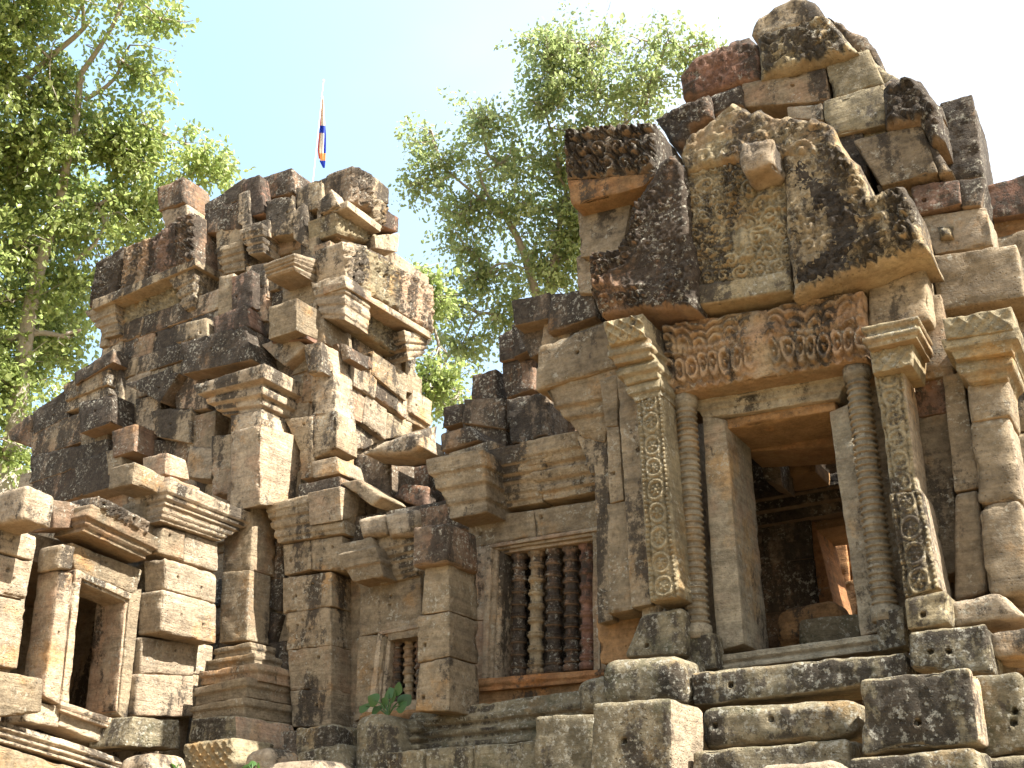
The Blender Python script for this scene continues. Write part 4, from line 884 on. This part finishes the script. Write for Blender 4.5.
def tree(label, D, base, limbs, clumps, n, size, mat, seed, tr=.3, gap=.8, cut=-.1):
    """base: pixel column of the trunk foot and its fork; limbs: pixel polylines (x,y,dist offset)"""
    fk = far(base[0], base[1], D); foot = np.array([fk[0], fk[1], -.2])
    T_ = thing('tree', label, 'tree', tuple(foot), 'trees behind the temple')
    tk = Part('trunk', T_, 'bark'); mid = foot*.5+fk*.5+np.array([.4, .2, 0]); limb(tk, [foot, mid, fk], tr*1.4, tr, 10); tk.build()
    br = Part('branches', T_, 'bark'); g = np.random.default_rng(seed); pool = [fk]
    for L in limbs:
        pts = [far(x, y, D+(e[0] if e else 0)) for x, y, *e in L[0]]; limb(br, pts, L[1], L[2])
        for a_, b_ in zip(pts[:-1], pts[1:]): pool += [a_+(b_-a_)*k/3 for k in range(1, 4)]
    cs = sorted(((far(c[0], c[1], D+(c[4] if len(c) > 4 else 0)), c) for c in clumps), key=lambda e: np.linalg.norm(e[0]-fk))
    for t, c in cs:
        P_ = np.array(pool); a_ = P_[np.argmin(np.linalg.norm(P_-t, axis=1)+.6*np.maximum(0, P_[:, 2]-t[2]))]
        m1 = a_*.6+t*.4+g.normal(size=3)*.2+np.array([0, 0, .2]); limb(br, [a_, m1, t], .045, .018, 6); pool += [m1, a_*.3+t*.7, t]
    tw, dr, ln = leaves('crown', T_, clumps, D, n, size, mat, seed, gap, cut)
    P_ = np.array(pool); k = g.choice(len(tw), min(len(tw), 700), replace=False)
    for i in k:
        a_ = P_[np.argmin(np.linalg.norm(P_-tw[i], axis=1))]; limb(br, [a_, a_*.4+tw[i]*.6+g.normal(size=3)*.1, tw[i]+dr[i]*ln[i]*.4], .016, .005, 4)
    br.build()
tree('big bright green tree filling the left edge behind the sunlit tower', 24, (10, 470), [
    ([(78, 80), (97, 50), (115, 22), (128, -10)], .06, .03), ([(85, 100), (105, 88), (118, 75), (124, 55)], .05, .025), ([(0, 95), (40, 70), (70, 40), (90, 20)], .08, .04),
    ([(60, 200), (78, 110), (82, 78)], .1, .06), ([(-10, 342), (40, 332), (70, 338)], .1, .04), ([(10, 470), (30, 300), (60, 200)], .2, .1), ([(75, 260), (95, 245), (110, 215)], .05, .02)],
    [(20, 25, 60, 40), (75, 20, 36, 28), (130, 45, 24, 38), (160, 18, 26, 12), (15, 80, 50, 34), (140, 75, 22, 18), (110, 8, 30, 14), (60, 72, 22, 20),
     (15, 150, 50, 46), (70, 135, 46, 36), (120, 150, 52, 40), (165, 135, 34, 28), (200, 160, 36, 24), (225, 178, 20, 12),
     (30, 225, 60, 50, 1), (90, 215, 56, 50), (140, 205, 40, 40, 1), (15, 300, 50, 50), (70, 285, 50, 36, 1), (60, 345, 34, 22, 1), (15, 380, 38, 44), (10, 455, 26, 36), (50, 310, 40, 30, 2), (50, 190, 50, 40, 1.5),
     (-40, 60, 60, 90), (-40, 220, 60, 100), (-40, 400, 60, 90), (60, -40, 90, 40)], 165000, .098, 'leaf_bright', 3, .4, 2.0, -.04)
tree('tall airy tree with grey limbs rising between the two towers', 25, (545, 330), [
    ([(545, 330), (535, 285), (518, 240), (498, 205), (488, 196)], .13, .04), ([(545, 330), (556, 260), (560, 215), (566, 190)], .12, .04), ([(646, 105), (652, 78), (660, 58)], .04, .02), ([(560, 215), (590, 160), (640, 110)], .08, .03),
    ([(475, 280), (500, 262), (530, 270)], .04, .02), ([(505, 218), (470, 190), (440, 165)], .05, .02)],
    [(445, 165, 42, 28), (430, 130, 22, 14), (480, 120, 32, 22), (500, 165, 44, 34), (550, 55, 36, 26), (590, 45, 40, 26), (640, 40, 40, 22), (545, 110, 40, 32), (600, 95, 44, 34), (650, 80, 36, 30), (690, 55, 22, 14), (710, 42, 12, 6),
     (465, 215, 30, 26), (520, 215, 42, 36), (560, 170, 40, 40), (600, 150, 40, 34), (480, 270, 36, 30), (540, 270, 44, 38), (450, 305, 22, 28), (500, 315, 34, 20), (462, 345, 28, 18), (440, 390, 24, 22), (470, 250, 30, 20), (415, 185, 14, 10), (575, 230, 30, 50), (600, 240, 40, 60)], 70000, .092, 'leaf_grey', 5, .3, 2.0, -.08)
tree('pale green small tree glimpsed low in the gap right of the sunlit tower', 21, (470, 470), [],
    [(440, 385, 30, 22), (410, 275, 20, 14), (425, 300, 18, 16), (455, 400, 22, 18), (412, 290, 14, 10)], 13000, .09, 'leaf_bright', 9, .15)

# leafy plant rooted at the foot of the small window
def plant(name, label, pts, Y, size, seed):
    g = np.random.default_rng(seed); base = onY(*pts[0], Y); T_ = thing(name, label, 'plant', tuple(base), None)
    st = Part('stem', T_, 'leaf_broad'); lf = Part('leaves', T_, 'leaf_broad')
    for x, y in pts[1:]:
        tip = onY(x, y, Y+g.uniform(-.1, .1)); limb(st, [base, base*.5+tip*.5+np.array([0, 0, .04]), tip], .008, .004, 5)
        ax = tip-base; ax /= np.linalg.norm(ax); sd = np.cross(ax, g.normal(size=3)*.4+np.array([-.3, -1, .2])); sd /= np.linalg.norm(sd); nn = np.cross(ax, sd)
        n = 9; t = np.linspace(0, 1, n); wd_ = np.sin(np.pi*t**.8)**.8*size*.42; V = []
        for k in range(n):
            c = tip+ax*(t[k]-.35)*size-np.array([0, 0, 1])*.18*size*t[k]**2
            V += [c-sd*wd_[k]+nn*wd_[k]*.3, c, c+sd*wd_[k]+nn*wd_[k]*.3]
        q = []
        for k in range(n-1): q += [[3*k, 3*k+1, 3*k+4, 3*k+3], [3*k+1, 3*k+2, 3*k+5, 3*k+4]]
        lf.add(V, [q])
    st.build(); lf.build()
plant('leafy_plant', 'bright green broad-leaved plant sprouting below the small window', [(388, 716), (366, 706), (374, 700), (389, 694), (396, 690), (403, 700), (384, 704), (392, 698), (400, 706), (378, 708)], 8.15, .17, 4)
plant('grass_tuft', 'small green tuft at the bottom edge beside the lozenge block', [(252, 772), (246, 768), (252, 764), (258, 767), (249, 766)], 7.6, .1, 6)
plant('grass_tuft', 'tiny green shoot at the bottom left between the rocks', [(176, 772), (173, 766), (179, 765)], 7.6, .08, 8)

# flag
D = 17.5; top = far(323.5, 82, D); ft = np.array([top[0], top[1], 0.])
FL = thing('flag', 'limp red, cream and blue flag hanging from a thin pole above the sunlit tower', 'flag', tuple(ft))
p = Part('pole', FL, 'pole_white'); lathe(p, ft, top, [(0, .012), (.5, .008), (1, .004)], 8, n=0); lathe(p, top, top+np.array([0, 0, .05]), [(0, .006), (.3, .018), (.7, .018), (1, .006)], 8, n=0); p.build()
cl = Part('cloth', FL, 'flag_red')
L = [(-1, 98), (-1.5, 116), (-3, 134), (-4.5, 150), (-3, 160), (1, 168)]; R = [(1.5, 98), (2.5, 116), (4, 134), (4, 150), (3.5, 160), (2.8, 168)]
nu, nv = 12, 40; V = []
for j in range(nv):
    y = 96+(168-96)*j/(nv-1); xl = np.interp(y, [a[1] for a in L], [a[0] for a in L]); xr = np.interp(y, [a[1] for a in R], [a[0] for a in R])
    for i in range(nu):
        u = i/(nu-1); V.append(far(322.5+xl+(xr-xl)*u-.5, y, D+.06+.05*math.sin(u*13+j*.12)+.03*math.sin(u*7)))
V = np.array(V); g_ = np.arange(nu*nv).reshape(nv, nu)
def band(i0, i1, j0, j1, m): cl.add(V[g_[j0:j1+1, i0:i1+1]].reshape(-1, 3), [np.stack([(h := np.arange((j1-j0+1)*(i1-i0+1)).reshape(j1-j0+1, -1))[:-1, :-1].ravel(), h[1:, :-1].ravel(), h[1:, 1:].ravel(), h[:-1, 1:].ravel()], 1)], m)
band(0, 2, 0, 16, 'flag_red'); band(2, 10, 0, 16, 'flag_cream'); band(10, 11, 0, 16, 'flag_red'); band(0, 11, 16, 20, 'flag_blue')
band(0, 2, 20, 34, 'flag_red'); band(2, 8, 20, 31, 'flag_cream'); band(8, 11, 20, 31, 'flag_blue'); band(2, 11, 31, 35, 'flag_orange'); band(0, 11, 35, 39, 'flag_blue')
cl.build()
